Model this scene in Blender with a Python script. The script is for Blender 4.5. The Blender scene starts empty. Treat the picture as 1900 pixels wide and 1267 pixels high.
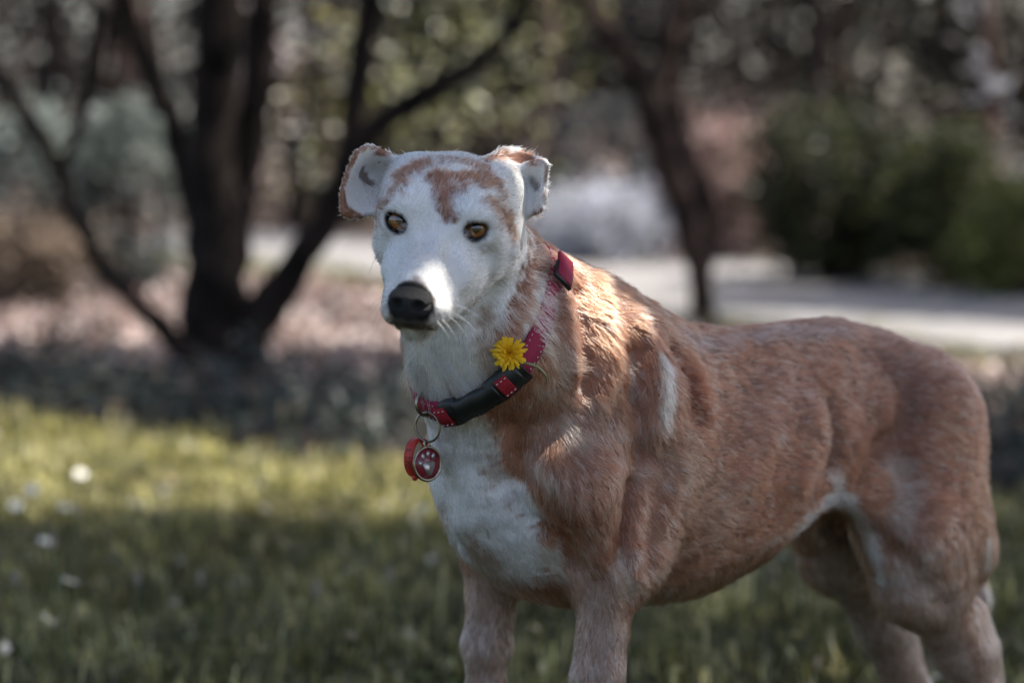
import bpy, bmesh, math, random, os
import numpy as np
from mathutils import Vector, Matrix, kdtree
from math import radians, sin, cos, pi

scene = bpy.context.scene
COL = scene.collection
rng = np.random.default_rng(7)
random.seed(7)

# ------------------------------------------------------------------ camera
LENS, SENSOR = 85.0, 36.0
PW, PH = 1900.0, 1267.0                      # photograph's pixel frame
FPX = PW * LENS / SENSOR
CAM_H = 0.80
PITCH = math.atan(453.5 / FPX)               # horizon sits 453 px above the centre
cam_d = bpy.data.cameras.new('camera')
cam_d.lens, cam_d.sensor_width = LENS, SENSOR
cam_d.clip_start, cam_d.clip_end = 0.05, 400.0
cam_d.dof.use_dof = True
cam_d.dof.focus_distance = 2.04
cam_d.dof.aperture_fstop = 3.3
cam_d.dof.aperture_blades = 0
cam = bpy.data.objects.new('camera', cam_d)
COL.objects.link(cam)
cam.location = (0, 0, CAM_H)
cam.rotation_euler = (pi / 2 - PITCH, 0, 0)
scene.camera = cam

# ------------------------------------------------------------------ light
SUN_DIR = np.array([0.50, 0.16, 0.85]); SUN_DIR /= np.linalg.norm(SUN_DIR)   # towards the sun
SUN_EL = math.asin(SUN_DIR[2])
SUN_AZ = math.atan2(SUN_DIR[0], SUN_DIR[1])
world = bpy.data.worlds.new('World'); scene.world = world
world.use_nodes = True
wn = world.node_tree.nodes
sky = wn.new('ShaderNodeTexSky'); sky.sky_type = 'NISHITA'
sky.sun_disc = False; sky.air_density = 0.8; sky.dust_density = 3.0; sky.ozone_density = 0.6
sky.sun_elevation = SUN_EL; sky.sun_rotation = SUN_AZ
bgn = wn['Background']; bgn.inputs['Strength'].default_value = 0.15
world.node_tree.links.new(sky.outputs[0], bgn.inputs[0])
sun_d = bpy.data.lights.new('sun', 'SUN')
sun_d.energy = 4.9; sun_d.angle = radians(0.53); sun_d.color = (1.0, 0.95, 0.87)
sun = bpy.data.objects.new('sun', sun_d); COL.objects.link(sun)
sun.rotation_euler = Vector(SUN_DIR).to_track_quat('Z', 'Y').to_euler()
sun.location = (3, 2, 8)
vs = scene.view_settings
vs.view_transform = 'Standard'; vs.look = 'None'; vs.exposure = 1.38; vs.gamma = 1.0
vs.use_curve_mapping = False
scene.cycles.max_bounces = 7
scene.cycles.diffuse_bounces = 3
scene.cycles.glossy_bounces = 4
scene.cycles.transmission_bounces = 5
scene.cycles.transparent_max_bounces = 8
scene.cycles.sample_clamp_indirect = 6.0
scene.cycles.use_denoising = True
scene.cycles_curves.shape = 'RIBBONS'

# ------------------------------------------------------------------ pixel helpers (a pixel is only a direction)
CP, SP = cos(PITCH), sin(PITCH)
CAM = np.array([0, 0, CAM_H]); C_R = np.array([1., 0, 0]); C_F = np.array([0, CP, -SP]); C_U = np.array([0, SP, CP])
def ray(px, py):
    return C_F + C_R * (px - 950) / FPX - C_U * (py - 633.5) / FPX
def at(px, py, depth):
    return CAM + ray(px, py) * depth
def ground(px, py, z=0.0):
    d = ray(px, py)
    return CAM + d * ((z - CAM_H) / d[2])
def project(P):
    v = np.asarray(P) - CAM
    d = v @ C_F
    return 950 + FPX * (v @ C_R) / d, 633.5 - FPX * (v @ C_U) / d, d

# ------------------------------------------------------------------ object helpers
def tag(o, label=None, cat=None, group=None, kind=None):
    if label: o['label'] = label
    if cat: o['category'] = cat
    if group: o['group'] = group
    if kind: o['kind'] = kind
    return o
def link(o, parent=None):
    COL.objects.link(o)
    if parent is not None:
        o.parent = parent
        o.matrix_parent_inverse = Matrix.Translation(-Vector(parent.location)) if parent.type == 'EMPTY' or True else Matrix()
    return o
def empty(name, loc):
    e = bpy.data.objects.new(name, None); COL.objects.link(e)
    e.location = loc; e.empty_display_size = 0.05
    return e
def mesh_np(name, V, faces, mat, parent=None, smooth=True, attrs=None):
    """V (n,3); faces (m,k) array or a list of them; built fast with foreach_set. attrs: {name: (n,3) colours}"""
    me = bpy.data.meshes.new(name)
    V = np.asarray(V, np.float32)
    fl = faces if isinstance(faces, list) else [faces]
    fl = [np.asarray(f, np.int32) for f in fl if len(f)]
    nl = sum(f.size for f in fl); nf = sum(len(f) for f in fl)
    me.vertices.add(len(V)); me.vertices.foreach_set('co', V.ravel())
    me.loops.add(nl); me.polygons.add(nf)
    me.loops.foreach_set('vertex_index', np.concatenate([f.ravel() for f in fl]))
    tot = np.concatenate([np.full(len(f), f.shape[1], np.int32) for f in fl])
    st = np.concatenate([[0], np.cumsum(tot)[:-1]]).astype(np.int32)
    me.polygons.foreach_set('loop_start', st)
    me.polygons.foreach_set('use_smooth', np.full(nf, smooth, bool))
    me.update(calc_edges=True)
    for k, a in (attrs or {}).items():
        at_ = me.attributes.new(k, 'FLOAT_COLOR', 'POINT')
        c = np.ones((len(V), 4), np.float32); c[:, :3] = a
        at_.data.foreach_set('color', c.ravel())
    if mat: me.materials.append(mat)
    o = bpy.data.objects.new(name, me)
    link(o, parent)
    return o

# ------------------------------------------------------------------ materials
def material(name, col=(.5, .5, .5), rough=.6, spec=.4, metal=0., sheen=0.):
    m = bpy.data.materials.new(name); m.use_nodes = True
    b = m.node_tree.nodes['Principled BSDF']
    b.inputs['Base Color'].default_value = (*col, 1); b.inputs['Roughness'].default_value = rough
    b.inputs['Specular IOR Level'].default_value = spec; b.inputs['Metallic'].default_value = metal
    b.inputs['Sheen Weight'].default_value = sheen
    return m
def N(m, t, **kw):
    n = m.node_tree.nodes.new(t)
    for k, v in kw.items(): setattr(n, k, v)
    return n
def L(m, a, b): m.node_tree.links.new(a, b)
def bsdf(m): return m.node_tree.nodes['Principled BSDF']
def noisy(m, c1, c2, scale=20., detail=6., c3=None, bump=0., bump_scale=None, coord='Object', lo=.35, hi=.65):
    """mix colours by noise, optional bump"""
    tc = N(m, 'ShaderNodeTexCoord'); nz = N(m, 'ShaderNodeTexNoise')
    nz.inputs['Scale'].default_value = scale; nz.inputs['Detail'].default_value = detail
    L(m, tc.outputs[coord], nz.inputs['Vector'])
    cr = N(m, 'ShaderNodeValToRGB')
    cr.color_ramp.elements[0].position = lo; cr.color_ramp.elements[0].color = (*c1, 1)
    cr.color_ramp.elements[1].position = hi; cr.color_ramp.elements[1].color = (*c2, 1)
    if c3:
        e = cr.color_ramp.elements.new((lo + hi) / 2); e.color = (*c3, 1)
    L(m, nz.outputs['Fac'], cr.inputs['Fac']); L(m, cr.outputs[0], bsdf(m).inputs['Base Color'])
    if bump:
        n2 = N(m, 'ShaderNodeTexNoise'); n2.inputs['Scale'].default_value = bump_scale or scale * 3
        n2.inputs['Detail'].default_value = 8
        L(m, tc.outputs[coord], n2.inputs['Vector'])
        bp = N(m, 'ShaderNodeBump'); bp.inputs['Strength'].default_value = bump; bp.inputs['Distance'].default_value = .02
        L(m, n2.outputs['Fac'], bp.inputs['Height']); L(m, bp.outputs[0], bsdf(m).inputs['Normal'])
    return m
def attr_material(name, attr='col', rough=.6, spec=.3, trans=0.):
    """colour from a vertex colour attribute; trans adds translucency for leaves"""
    m = material(name, rough=rough, spec=spec)
    a = N(m, 'ShaderNodeAttribute', attribute_name=attr)
    L(m, a.outputs['Color'], bsdf(m).inputs['Base Color'])
    if trans:
        t = N(m, 'ShaderNodeBsdfTranslucent'); L(m, a.outputs['Color'], t.inputs['Color'])
        mx = N(m, 'ShaderNodeMixShader'); mx.inputs[0].default_value = trans
        L(m, bsdf(m).outputs[0], mx.inputs[1]); L(m, t.outputs[0], mx.inputs[2])
        L(m, mx.outputs[0], m.node_tree.nodes['Material Output'].inputs['Surface'])
    return m

# ------------------------------------------------------------------ small mesh builders
def tube(path, radii, seg=10, cap=True):
    """tube along a polyline with a parallel frame -> V, quads"""
    P = np.asarray(path, float); n = len(P); R = np.broadcast_to(np.asarray(radii, float), (n,))
    T = np.gradient(P, axis=0); T /= np.linalg.norm(T, axis=1)[:, None] + 1e-12
    a = np.cross(T[0], [0, 0, 1.]);
    if np.linalg.norm(a) < 1e-3: a = np.cross(T[0], [0, 1., 0])
    a /= np.linalg.norm(a)
    th = np.linspace(0, 2 * pi, seg, endpoint=False)
    V = []
    for i in range(n):
        a = a - T[i] * (a @ T[i]); a /= np.linalg.norm(a); b = np.cross(T[i], a)
        V.append(P[i] + R[i] * (np.cos(th)[:, None] * a + np.sin(th)[:, None] * b))
    V = np.concatenate(V)
    i = np.arange(n - 1)[:, None] * seg; j = np.arange(seg)[None, :]; k = (j + 1) % seg
    Q = np.stack([i + j, i + k, i + seg + k, i + seg + j], -1).reshape(-1, 4)
    if cap:
        V = np.concatenate([V, P[:1], P[-1:]]); c0, c1 = len(V) - 2, len(V) - 1
        j = np.arange(seg); k = (j + 1) % seg
        Tt = np.concatenate([np.stack([np.full(seg, c0), k, j], -1), np.stack([np.full(seg, c1), (n - 1) * seg + j, (n - 1) * seg + k], -1)])
        return V, [Q, Tt]
    return V, [Q]
def merge(parts):
    """[(V, [faces...]), ...] -> V, [quads, tris]"""
    Vs, by = [], {}
    o = 0
    for V, fl in parts:
        for f in fl:
            by.setdefault(f.shape[1], []).append(f + o)
        Vs.append(V); o += len(V)
    return np.concatenate(Vs), [np.concatenate(x) for x in by.values()]
def smooth_path(pts, n=24):
    """Catmull-Rom through pts"""
    P = np.asarray(pts, float); P = np.concatenate([2 * P[:1] - P[1:2], P, 2 * P[-1:] - P[-2:-1]])
    t = np.linspace(0, len(P) - 3 - 1e-6, n); i = t.astype(int); f = (t - i)[:, None]
    a, b, c, d = P[i], P[i + 1], P[i + 2], P[i + 3]
    return .5 * (2 * b + (c - a) * f + (2 * a - 5 * b + 4 * c - d) * f * f + (3 * b - a - 3 * c + d) * f ** 3)
def vnoise(P, scale, seed=0, octaves=3):
    """cheap smooth pseudo-noise in about -1..1 from summed sines"""
    r = np.random.default_rng(seed); out = np.zeros(len(P)); amp = 1.; tot = 0
    for o in range(octaves):
        for k in range(4):
            w = r.normal(size=3); w *= scale * (2 ** o) / np.linalg.norm(w) * r.uniform(.7, 1.3)
            out += amp * np.sin(P @ w * 2 * pi + r.uniform(0, 6.28))
        tot += amp * 2.; amp *= .55
    return out / tot
# ================================================================== THE SETTING
def leaf_quads(P, size, col, up=None, width=.5, seed=1, fold=.15, droop=0.):
    """one folded rhombic leaf (2 triangles each side of the midrib) per point; size (n,), col (n,3); up: preferred normal"""
    r = np.random.default_rng(seed); n = len(P)
    d = r.normal(size=(n, 3)); d[:, 2] = d[:, 2] * .7 - droop; d /= np.linalg.norm(d, axis=1)[:, None]
    nn = r.normal(size=(n, 3))
    if up is not None: nn = nn * up[1] + np.array(up[0])
    nn -= d * (nn * d).sum(1)[:, None]; nn /= np.linalg.norm(nn, axis=1)[:, None] + 1e-9
    sd = np.cross(d, nn)
    size = np.broadcast_to(size, (n,))[:, None]; w = size * width * .5
    V = np.stack([P, P + d * size * .45 + sd * w + nn * size * fold, P + d * size, P + d * size * .45 - sd * w + nn * size * fold], 1).reshape(-1, 3)
    i = np.arange(n)[:, None] * 4
    T = np.concatenate([i + [0, 1, 2], i + [0, 2, 3]])
    return V, T, np.repeat(col, 4, 0)
def vary(cols, n, seed, jit=.2, weights=None):
    r = np.random.default_rng(seed)
    c = np.array(cols)[r.choice(len(cols), n, p=weights)]
    return np.clip(c * np.exp(r.normal(0, jit, n))[:, None], 0.003, .95)
def clump_points(n, cen, rad, nclump, spread, seed, shell=.5):
    """points in clumps filling an ellipsoid: uneven outline and gaps"""
    r = np.random.default_rng(seed)
    u = r.normal(size=(nclump, 3)); u /= np.linalg.norm(u, axis=1)[:, None]
    c = np.array(cen) + u * np.array(rad) * (r.random(nclump) ** (1 / 3) * (1 - shell) + shell)[:, None]
    w = r.lognormal(0, .5, nclump); k = r.choice(nclump, n, p=w / w.sum())
    return c[k] + r.normal(size=(n, 3)) * spread * r.lognormal(0, .25, nclump)[k][:, None]
m_leaf = attr_material('foliage', 'col', rough=.5, spec=.35, trans=.35)
m_leaf_gloss = attr_material('glossy_foliage', 'col', rough=.32, spec=.55, trans=.25)
m_dry = attr_material('dry_leaf', 'col', rough=.8, spec=.15, trans=.15)
m_bark = noisy(material('dark_bark', rough=.9, spec=.1), (.006, .0045, .0038), (.028, .020, .0165), 9, 8, bump=.8, bump_scale=40)
m_bark2 = noisy(material('brown_bark', rough=.9, spec=.1), (.030, .019, .014), (.15, .095, .075), 7, 8, bump=.8, bump_scale=36)
m_bark3 = noisy(material('kinked_bark', rough=.9, spec=.1), (.009, .0065, .0055), (.055, .036, .029), 7, 8, bump=.8, bump_scale=36)
m_stem = noisy(material('green_stem', rough=.7), (.06, .09, .03), (.12, .14, .06), 30)

def px_stem(pts, depth, wpx, n=26):
    """stem through pixels at given distances; widths in px -> V, faces"""
    dep = np.broadcast_to(depth, (len(pts),))
    P = np.array([at(p[0], p[1], d) for p, d in zip(pts, dep)])
    P = smooth_path(P, n)
    w = np.interp(np.linspace(0, 1, n), np.linspace(0, 1, len(wpx)), wpx) * .5 / FPX * dep.mean()
    r = np.random.default_rng(int(abs(pts[0][0])) + 3)
    w = w * (1 + .10 * np.sin(np.linspace(0, 9, n) + r.uniform(0, 6)) + .05 * r.normal(size=n))
    P[1:-1] += r.normal(size=(n - 2, 3)) * w.mean() * .12
    return tube(P, w, 12)

# ---- ground, lawn, path: sheets 4 mm apart
m_soil = noisy(material('soil', rough=.95, spec=.1), (.040, .030, .024), (.13, .095, .080), 6, 10, c3=(.075, .055, .046), bump=.6, bump_scale=60)
def sheet(name, pts, z, mat, kind='structure', nx=0):
    V = np.array([(x, y, z) for x, y in pts]); me = bpy.data.meshes.new(name)
    me.from_pydata(V.tolist(), [], [list(range(len(V)))]); me.materials.append(mat)
    o = bpy.data.objects.new(name, me); COL.objects.link(o); tag(o, kind=kind); return o
sheet('ground', [(-160, -60), (160, -60), (160, 300), (-160, 300)], 0, m_soil)
def gxy(*pp): return [tuple(ground(*p)[:2]) for p in pp]
lawn_far = gxy((-2600, 640), (-900, 700), (0, 785), (400, 842), (800, 892), (1200, 905), (1900, 930), (2900, 960))
m_lawn = noisy(material('lawn_soil', rough=.95, spec=.1), (.030, .035, .012), (.075, .080, .030), 14, 8, bump=.5, bump_scale=90)
sheet('lawn', [(-9, -3), (9, -3), (9, lawn_far[-1][1])] + lawn_far[::-1] + [(-9, lawn_far[0][1])], .004, m_lawn)
m_path = noisy(material('path_concrete', rough=.85, spec=.2), (.115, .109, .105), (.22, .21, .203), 2.2, 10, c3=(.17, .162, .157), bump=.25, bump_scale=120)
path_far = gxy((-4200, 372), (-900, 415), (0, 425), (430, 438), (600, 447), (1050, 486), (1380, 497), (1900, 535), (2900, 600))
path_near = gxy((-4200, 402), (-900, 462), (0, 478), (430, 494), (600, 506), (1050, 578), (1380, 608), (1900, 668), (2900, 800))
sheet('path', path_far + path_near[::-1], .030, m_path)
# path kerb edges as real steps
for nm, line in (('path_kerb', path_near), ('path_kerb', path_far)):
    P = np.array([(x, y, .018) for x, y in line]); d = np.gradient(P, axis=0); d /= np.linalg.norm(d, axis=1)[:, None]
    nrm = np.stack([-d[:, 1], d[:, 0], 0 * d[:, 0]], 1) * .04
    V = np.concatenate([P + nrm + (0, 0, .016), P - nrm + (0, 0, .016), P + nrm - (0, 0, .03), P - nrm - (0, 0, .03)])
    k = len(P); i = np.arange(k - 1)
    Q = np.concatenate([np.stack([i + a, i + a + 1, i + b + 1, i + b], 1) for a, b in ((0, k), (2 * k, 0), (k, 3 * k))])
    tag(mesh_np(nm, V, Q, m_path, smooth=False), kind='structure')

# ---- grass blades: one mass
def far_y(x):
    lf = np.array(lawn_far); return np.interp(x, lf[:, 0], lf[:, 1])
def grass_blades(n, x0, x1, y0, y1, seed, hmin=.022, hmax=.055, cols=None, keep=None):
    r = np.random.default_rng(seed)
    P = np.stack([r.uniform(x0, x1, n), r.uniform(y0, y1, n), np.full(n, .004)], 1)
    P = P[keep(P)] if keep else P
    n = len(P)
    h = r.uniform(hmin, hmax, n) * np.clip(1 + .75 * vnoise(P, 2.6, seed), .35, 2.) * r.lognormal(0, .3, n)
    a = r.uniform(0, 2 * pi, n); d = np.stack([np.cos(a), np.sin(a), 0 * a], 1); lean = r.uniform(.35, 1.7, n)[:, None]
    s = np.stack([-np.sin(a), np.cos(a), 0 * a], 1) * r.uniform(.0009, .0020, n)[:, None]
    z = np.array([0, 0, 1.]); hh = h[:, None]
    mid = P + (z * .6 + d * .22 * lean) * hh; tip = P + (z * (1 - .5 * lean) + d * .75 * lean) * hh
    V = np.stack([P - s, P + s, mid + s * .8, mid - s * .8, tip], 1).reshape(-1, 3)
    i = np.arange(n)[:, None] * 5
    c = vary(cols, n, seed + 1, .25, [.28, .20, .27, .12, .13] if len(cols) == 5 else None) * (1 + .5 * vnoise(P, 3.1, seed + 2))[:, None]
    return V, i + [0, 1, 2, 3], i + [3, 2, 4], np.repeat(c, 5, 0)
GRASS = [(.085, .085, .024), (.19, .175, .048), (.048, .052, .016), (.66, .59, .30), (.48, .43, .15)]
inlawn = lambda P: (P[:, 1] < far_y(P[:, 0]) + .12 * vnoise(P, 1.5, 5))
g1 = grass_blades(260000, -1.9, 2.0, 2.9, 6.9, 31, cols=GRASS, keep=lambda P: inlawn(P) & (np.abs(P[:, 0]) < P[:, 1] * .25 + .25))
g3 = grass_blades(150000, -4.6, 4.0, 2.4, 7.5, 34, cols=GRASS, keep=lambda P: inlawn(P) & (np.abs(P[:, 0]) > P[:, 1] * .25 + .25))
g2 = grass_blades(60000, -2.6, 2.6, .9, 4.0, 32, cols=GRASS, keep=inlawn)
gv, o_ = [], 0
gq, gt, gc = [], [], []
for v, q, t, c in (g1, g2, g3):
    gv.append(v); gq.append(q + o_); gt.append(t + o_); gc.append(c); o_ += len(v)
m_grass = attr_material('grass_blade', 'col', rough=.38, spec=.45, trans=.45)
tag(mesh_np('grass', np.concatenate(gv), [np.concatenate(gq), np.concatenate(gt)], m_grass, attrs={'col': np.concatenate(gc)}),
    'short green lawn grass around the dog and across the open ground', 'grass', kind='stuff')
rl = np.random.default_rng(36); nL = 1500
LP = np.stack([rl.uniform(-1.9, 1.9, nL), rl.uniform(2.2, 6.2, nL), rl.uniform(.02, .05, nL)], 1); LP = LP[inlawn(LP)]
v, t, c = leaf_quads(LP, rl.uniform(.012, .030, len(LP)), vary([(.36, .28, .18), (.50, .42, .30), (.22, .15, .10), (.58, .53, .44), (.14, .17, .06), (.12, .15, .05)], len(LP), 37), up=((0, 0, 1), .7), width=.6, seed=38)
tag(mesh_np('fallen_leaves', v, t, m_dry, smooth=False, attrs={'col': c}), 'dry leaf scraps and weeds scattered through the lawn', 'fallen leaves', kind='stuff')
# verge grass beside the path
pn = np.array(path_near)
near_y = lambda x: np.interp(x, pn[::1, 0], pn[::1, 1]) if pn[0, 0] < pn[-1, 0] else np.interp(x, pn[::-1, 0], pn[::-1, 1])
vg = grass_blades(60000, -3.6, 2.8, 6.5, 12.5, 33, .04, .10, cols=[(.16, .17, .05), (.20, .19, .07), (.12, .14, .04)],
                  keep=lambda P: (P[:, 1] < near_y(P[:, 0]) - .06) & (P[:, 1] > near_y(P[:, 0]) - .75 - .25 * vnoise(P, .7, 8)))
tag(mesh_np('verge_grass', vg[0], [vg[1], vg[2]], m_grass, attrs={'col': vg[3]}), 'yellow-green grass verge along the near edge of the pale path', 'grass', kind='stuff')

# ---- pinkish leaf litter under the trees
def litter(n, seed):
    r = np.random.default_rng(seed)
    P = np.stack([r.uniform(-5.6, 4.0, n), r.uniform(5.2, 12, n), r.uniform(.006, .03, n)], 1)
    k = (P[:, 1] > far_y(P[:, 0]) + .9 + .2 * vnoise(P, .8, 4)) & (P[:, 1] < near_y(P[:, 0]) - .3)
    P = P[k]
    c = vary([(.27, .20, .18), (.21, .15, .13), (.36, .28, .26), (.15, .105, .09), (.50, .43, .40)], len(P), seed + 1, .2)
    return leaf_quads(P, r.uniform(.03, .07, len(P)), c, up=((0, 0, 1), .35), width=.55, seed=seed, fold=.12)
v, t, c = litter(72000, 41)
tag(mesh_np('leaf_litter', v, t, m_dry, attrs={'col': c}), 'pinkish brown fallen leaves covering the bed between lawn and path', 'leaf litter', kind='stuff')
# ---- grey-green ground cover in the bed
def cover(n, seed):
    r = np.random.default_rng(seed)
    P = np.stack([r.uniform(-5., 4.0, n), r.uniform(4.6, 9.5, n), np.zeros(n)], 1)
    h = .05 + .07 * (vnoise(P, 1.1, 61) + .4)
    k = (P[:, 1] > far_y(P[:, 0]) - .05 + .1 * vnoise(P, 2., 6)) & (P[:, 1] < far_y(P[:, 0]) + 1.15 + .35 * vnoise(P, .8, 7)) & (h > .02)
    P, h = P[k], h[k]; P[:, 2] = r.uniform(.01, 1, len(P)) * h * 1.5
    c = vary([(.048, .061, .052), (.034, .044, .039), (.085, .10, .09), (.024, .032, .023), (.042, .037, .034)], len(P), seed + 1, .25)
    return leaf_quads(P, r.uniform(.025, .06, len(P)), c, up=((0, 0, 1), .8), width=.42, seed=seed)
v, t, c = cover(78000, 45)
tag(mesh_np('ground_cover', v, t, m_leaf, attrs={'col': c}), 'low grey-green ground cover plants along the lawn edge', 'ground cover', kind='stuff')

# ---- trees
def tree(name, base, stems, crown, label, bark, leaf=None, cat='tree', group=None):
    """stems: [(name, pts, depth, widths)], crown: (V, T, col) or None"""
    e = empty(name, base)
    for nm, pts, dep, w in stems:
        V, fl = px_stem(pts, dep, w) if not isinstance(pts, np.ndarray) else tube(smooth_path(pts, 20), np.interp(np.linspace(0, 1, 20), np.linspace(0, 1, len(w)), w), 10)
        mesh_np(nm, V, fl, bark, e)
    if crown is not None:
        mesh_np('crown', crown[0], crown[1], leaf or m_leaf, e, smooth=False, attrs={'col': crown[2]})
    tag(e, label, cat, group)
    return e
def shade_filter(P, spots):
    """keep leaves that do not stand between the sun and the given gaps of light (point, radius)"""
    k = np.ones(len(P), bool)
    for s, r in spots:
        v = P - s; t = v @ SUN_DIR
        k &= np.linalg.norm(v - t[:, None] * SUN_DIR, axis=1) > r
    return k
def to_ground(P): return P - SUN_DIR * (P[:, 2] / SUN_DIR[2])[:, None]

# many-stemmed dark tree at the left
lt = tuple(ground(415, 692))
st = [('trunk', [(418, 720), (412, 620), (404, 500), (398, 360), (398, 200), (408, 60), (420, -200), (430, -700)], 7.0, [190, 140, 118, 104, 92, 80, 64, 34]),
      ('branch', [(440, 700), (490, 575), (548, 492), (606, 404), (642, 285), (666, 140), (690, 0), (720, -400), (730, -800)], 6.95, [90, 70, 62, 58, 55, 50, 46, 36, 20]),
      ('branch', [(632, 320), (700, 238), (790, 172), (878, 122), (936, 66), (980, -60), (1010, -300)], 6.9, [50, 46, 42, 38, 32, 26, 14]),
      ('branch', [(400, 708), (332, 640), (250, 560), (180, 482), (132, 392), (106, 312), (60, 236), (14, 160), (-80, 10), (-140, -300)], 6.85, [48, 38, 34, 32, 32, 34, 30, 28, 22, 12]),
      ('branch', [(400, 580), (362, 380), (312, 220), (258, 90), (212, -60), (150, -400)], 7.1, [62, 54, 46, 40, 34, 18]),
      ('branch', [(425, 540), (452, 330), (478, 140), (492, -80), (500, -500)], 7.15, [76, 62, 54, 46, 24]),
      ('branch', [(112, 320), (150, 230), (170, 130), (180, 0)], 6.9, [24, 22, 20, 16])]
crP = clump_points(30000, (.10, 7.05, 2.75), (2.3, 1.15, .95), 160, .16, 71)
crP = crP[(crP[:, 2] > 1.55)]
gp = to_ground(crP)
crP = crP[gp[:, 1] > far_y(gp[:, 0]) - .05]
crP = crP[~((to_ground(crP)[:, 1] > 7.45))]
tree('multi_stemmed_tree', lt, st, leaf_quads(crP, rng.uniform(.05, .09, len(crP)), vary([(.06, .075, .03), (.09, .10, .04), (.045, .055, .03)], len(crP), 72), width=.45, seed=73),
     'dark many-stemmed tree leaning out of the bed behind the lawn', m_bark)
# right-hand tree
rt = tuple(ground(1305, 615))
st = [('trunk', [(1308, 640), (1298, 530), (1278, 440), (1248, 335), (1216, 232), (1196, 160), (1150, 90), (1096, 10), (1060, -120), (1020, -500)], 8.3, [62, 46, 44, 50, 54, 44, 38, 34, 26, 12]),
      ('branch', [(1214, 240), (1232, 130), (1250, 40), (1274, -80), (1290, -420)], 8.3, [38, 32, 28, 24, 12]),
      ('branch', [(1300, 540), (1322, 430), (1300, 350), (1268, 262), (1250, 180)], 8.42, [34, 34, 36, 32, 26])]
crP = clump_points(9000, (1.2, 8.5, 2.9), (1.3, .9, .8), 70, .16, 81); crP = crP[crP[:, 2] > 1.7]; gp = to_ground(crP); crP = crP[~((gp[:, 1] > 7.4) & (gp[:, 1] < 9.2) & (gp[:, 0] < .05))]
tree('leaning_tree', rt, st, leaf_quads(crP, rng.uniform(.05, .09, len(crP)), vary([(.07, .085, .03), (.10, .11, .045)], len(crP), 82), width=.45, seed=83),
     'slender dark tree with a kinked trunk and forked top beside the pale path', m_bark3)

# ---- shrubs: each its own thing
def shrub(name, px, top, base, halfw, cols, n, label, size=(.03, .06), dep=None, rad_y=.6, mat=None, nclump=60, spread=.07, seed=1, width=.45, weights=None, shell=.45, droop=0., stems=5, jit=.22, cat='shrub', group=None, gloss=False):
    """px: centre column; top/base rows; halfw px"""
    g = ground(px, base) if dep is None else np.array([*(at(px, base, dep)[:2]), 0])
    d = np.linalg.norm(g - CAM)
    zt = (CAM + ray(px, top) * (d / np.linalg.norm(ray(px, top))))[2]
    hw = halfw / FPX * d
    e = empty(name, (g[0], g[1], 0))
    r = np.random.default_rng(seed)
    P = clump_points(n, (g[0], g[1], zt * .54), (hw, hw * rad_y, zt * .50), nclump, spread, seed, shell)
    P = P[P[:, 2] > .015]
    c = vary(cols, len(P), seed + 1, jit, weights)
    cl = 1 + .45 * vnoise(P, 1.4 / hw, seed + 2); c = np.clip(c * cl[:, None], .004, .9)
    V, T, C = leaf_quads(P, r.uniform(*size, len(P)), c, width=width, seed=seed + 3, droop=droop)
    mesh_np('foliage', V, T, mat or m_leaf, e, smooth=False, attrs={'col': C})
    for k in range(stems):
        a = r.uniform(0, 6.28); tip = np.array([g[0] + cos(a) * hw * .6, g[1] + sin(a) * hw * rad_y * .6, zt * r.uniform(.6, .9)])
        b = np.array([g[0] + cos(a) * .04, g[1] + sin(a) * .04, -.02])
        v, fl = tube(smooth_path(np.array([b, (b + tip) / 2 + r.normal(0, .04, 3), tip]), 8), np.linspace(.016, .004, 8) * (1 + zt), 7)
        mesh_np('stem', v, fl, m_bark2, e)
    tag(e, label, cat, group)
    return e
SILVER = [(.19, .22, .20), (.13, .155, .135), (.32, .35, .32), (.07, .085, .065)]
shrub('silver_shrub', 60, 235, 545, 130, SILVER, 3600, 'silver-green shrub at the far end of the row behind the dark tree', seed=101, spread=.06)
shrub('silver_shrub', 255, 215, 545, 120, SILVER, 3600, 'silver-green shrub with pale tips next to the dark tree trunk', seed=105, spread=.06)
shrub('dry_shrub', 40, 420, 580, 120, [(.16, .12, .09), (.22, .17, .13), (.10, .075, .055)], 2600, 'low brown dry shrub in front of the silver shrubs', seed=109, spread=.05, mat=m_dry)
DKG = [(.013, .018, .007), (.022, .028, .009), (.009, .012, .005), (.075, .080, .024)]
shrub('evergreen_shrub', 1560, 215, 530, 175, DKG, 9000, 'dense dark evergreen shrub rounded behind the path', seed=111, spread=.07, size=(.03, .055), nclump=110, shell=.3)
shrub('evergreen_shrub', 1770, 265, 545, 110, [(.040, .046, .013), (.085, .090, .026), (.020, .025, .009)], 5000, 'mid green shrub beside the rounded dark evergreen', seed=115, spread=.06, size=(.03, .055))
shrub('yellow_green_shrub', 1895, 330, 560, 90, [(.14, .15, .04), (.20, .20, .06), (.08, .10, .025)], 3200, 'yellow-green shrub at the end of the path edge', seed=119, spread=.055)
shrub('lavender_shrub', 1100, 372, 494, 105, [(.54, .55, .64), (.66, .67, .78), (.38, .39, .43), (.20, .22, .19)], 4200, 'pale lavender-blue flowering shrub behind the path', seed=123, spread=.06, size=(.03, .055))
shrub('grey_shrub', 1120, 200, 488, 120, [(.085, .085, .08), (.13, .13, .125), (.05, .052, .046)], 2400, 'dull grey shrub rising behind the pale lavender-blue one', seed=127, spread=.05, dep=12.4)
shrub('pink_brown_shrub', 1350, 240, 500, 90, [(.30, .20, .17), (.38, .28, .25), (.20, .13, .11)], 3000, 'pinkish brown shrub between the kinked trunk and the evergreen', seed=131, spread=.06, dep=11.6, mat=m_dry)
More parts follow.
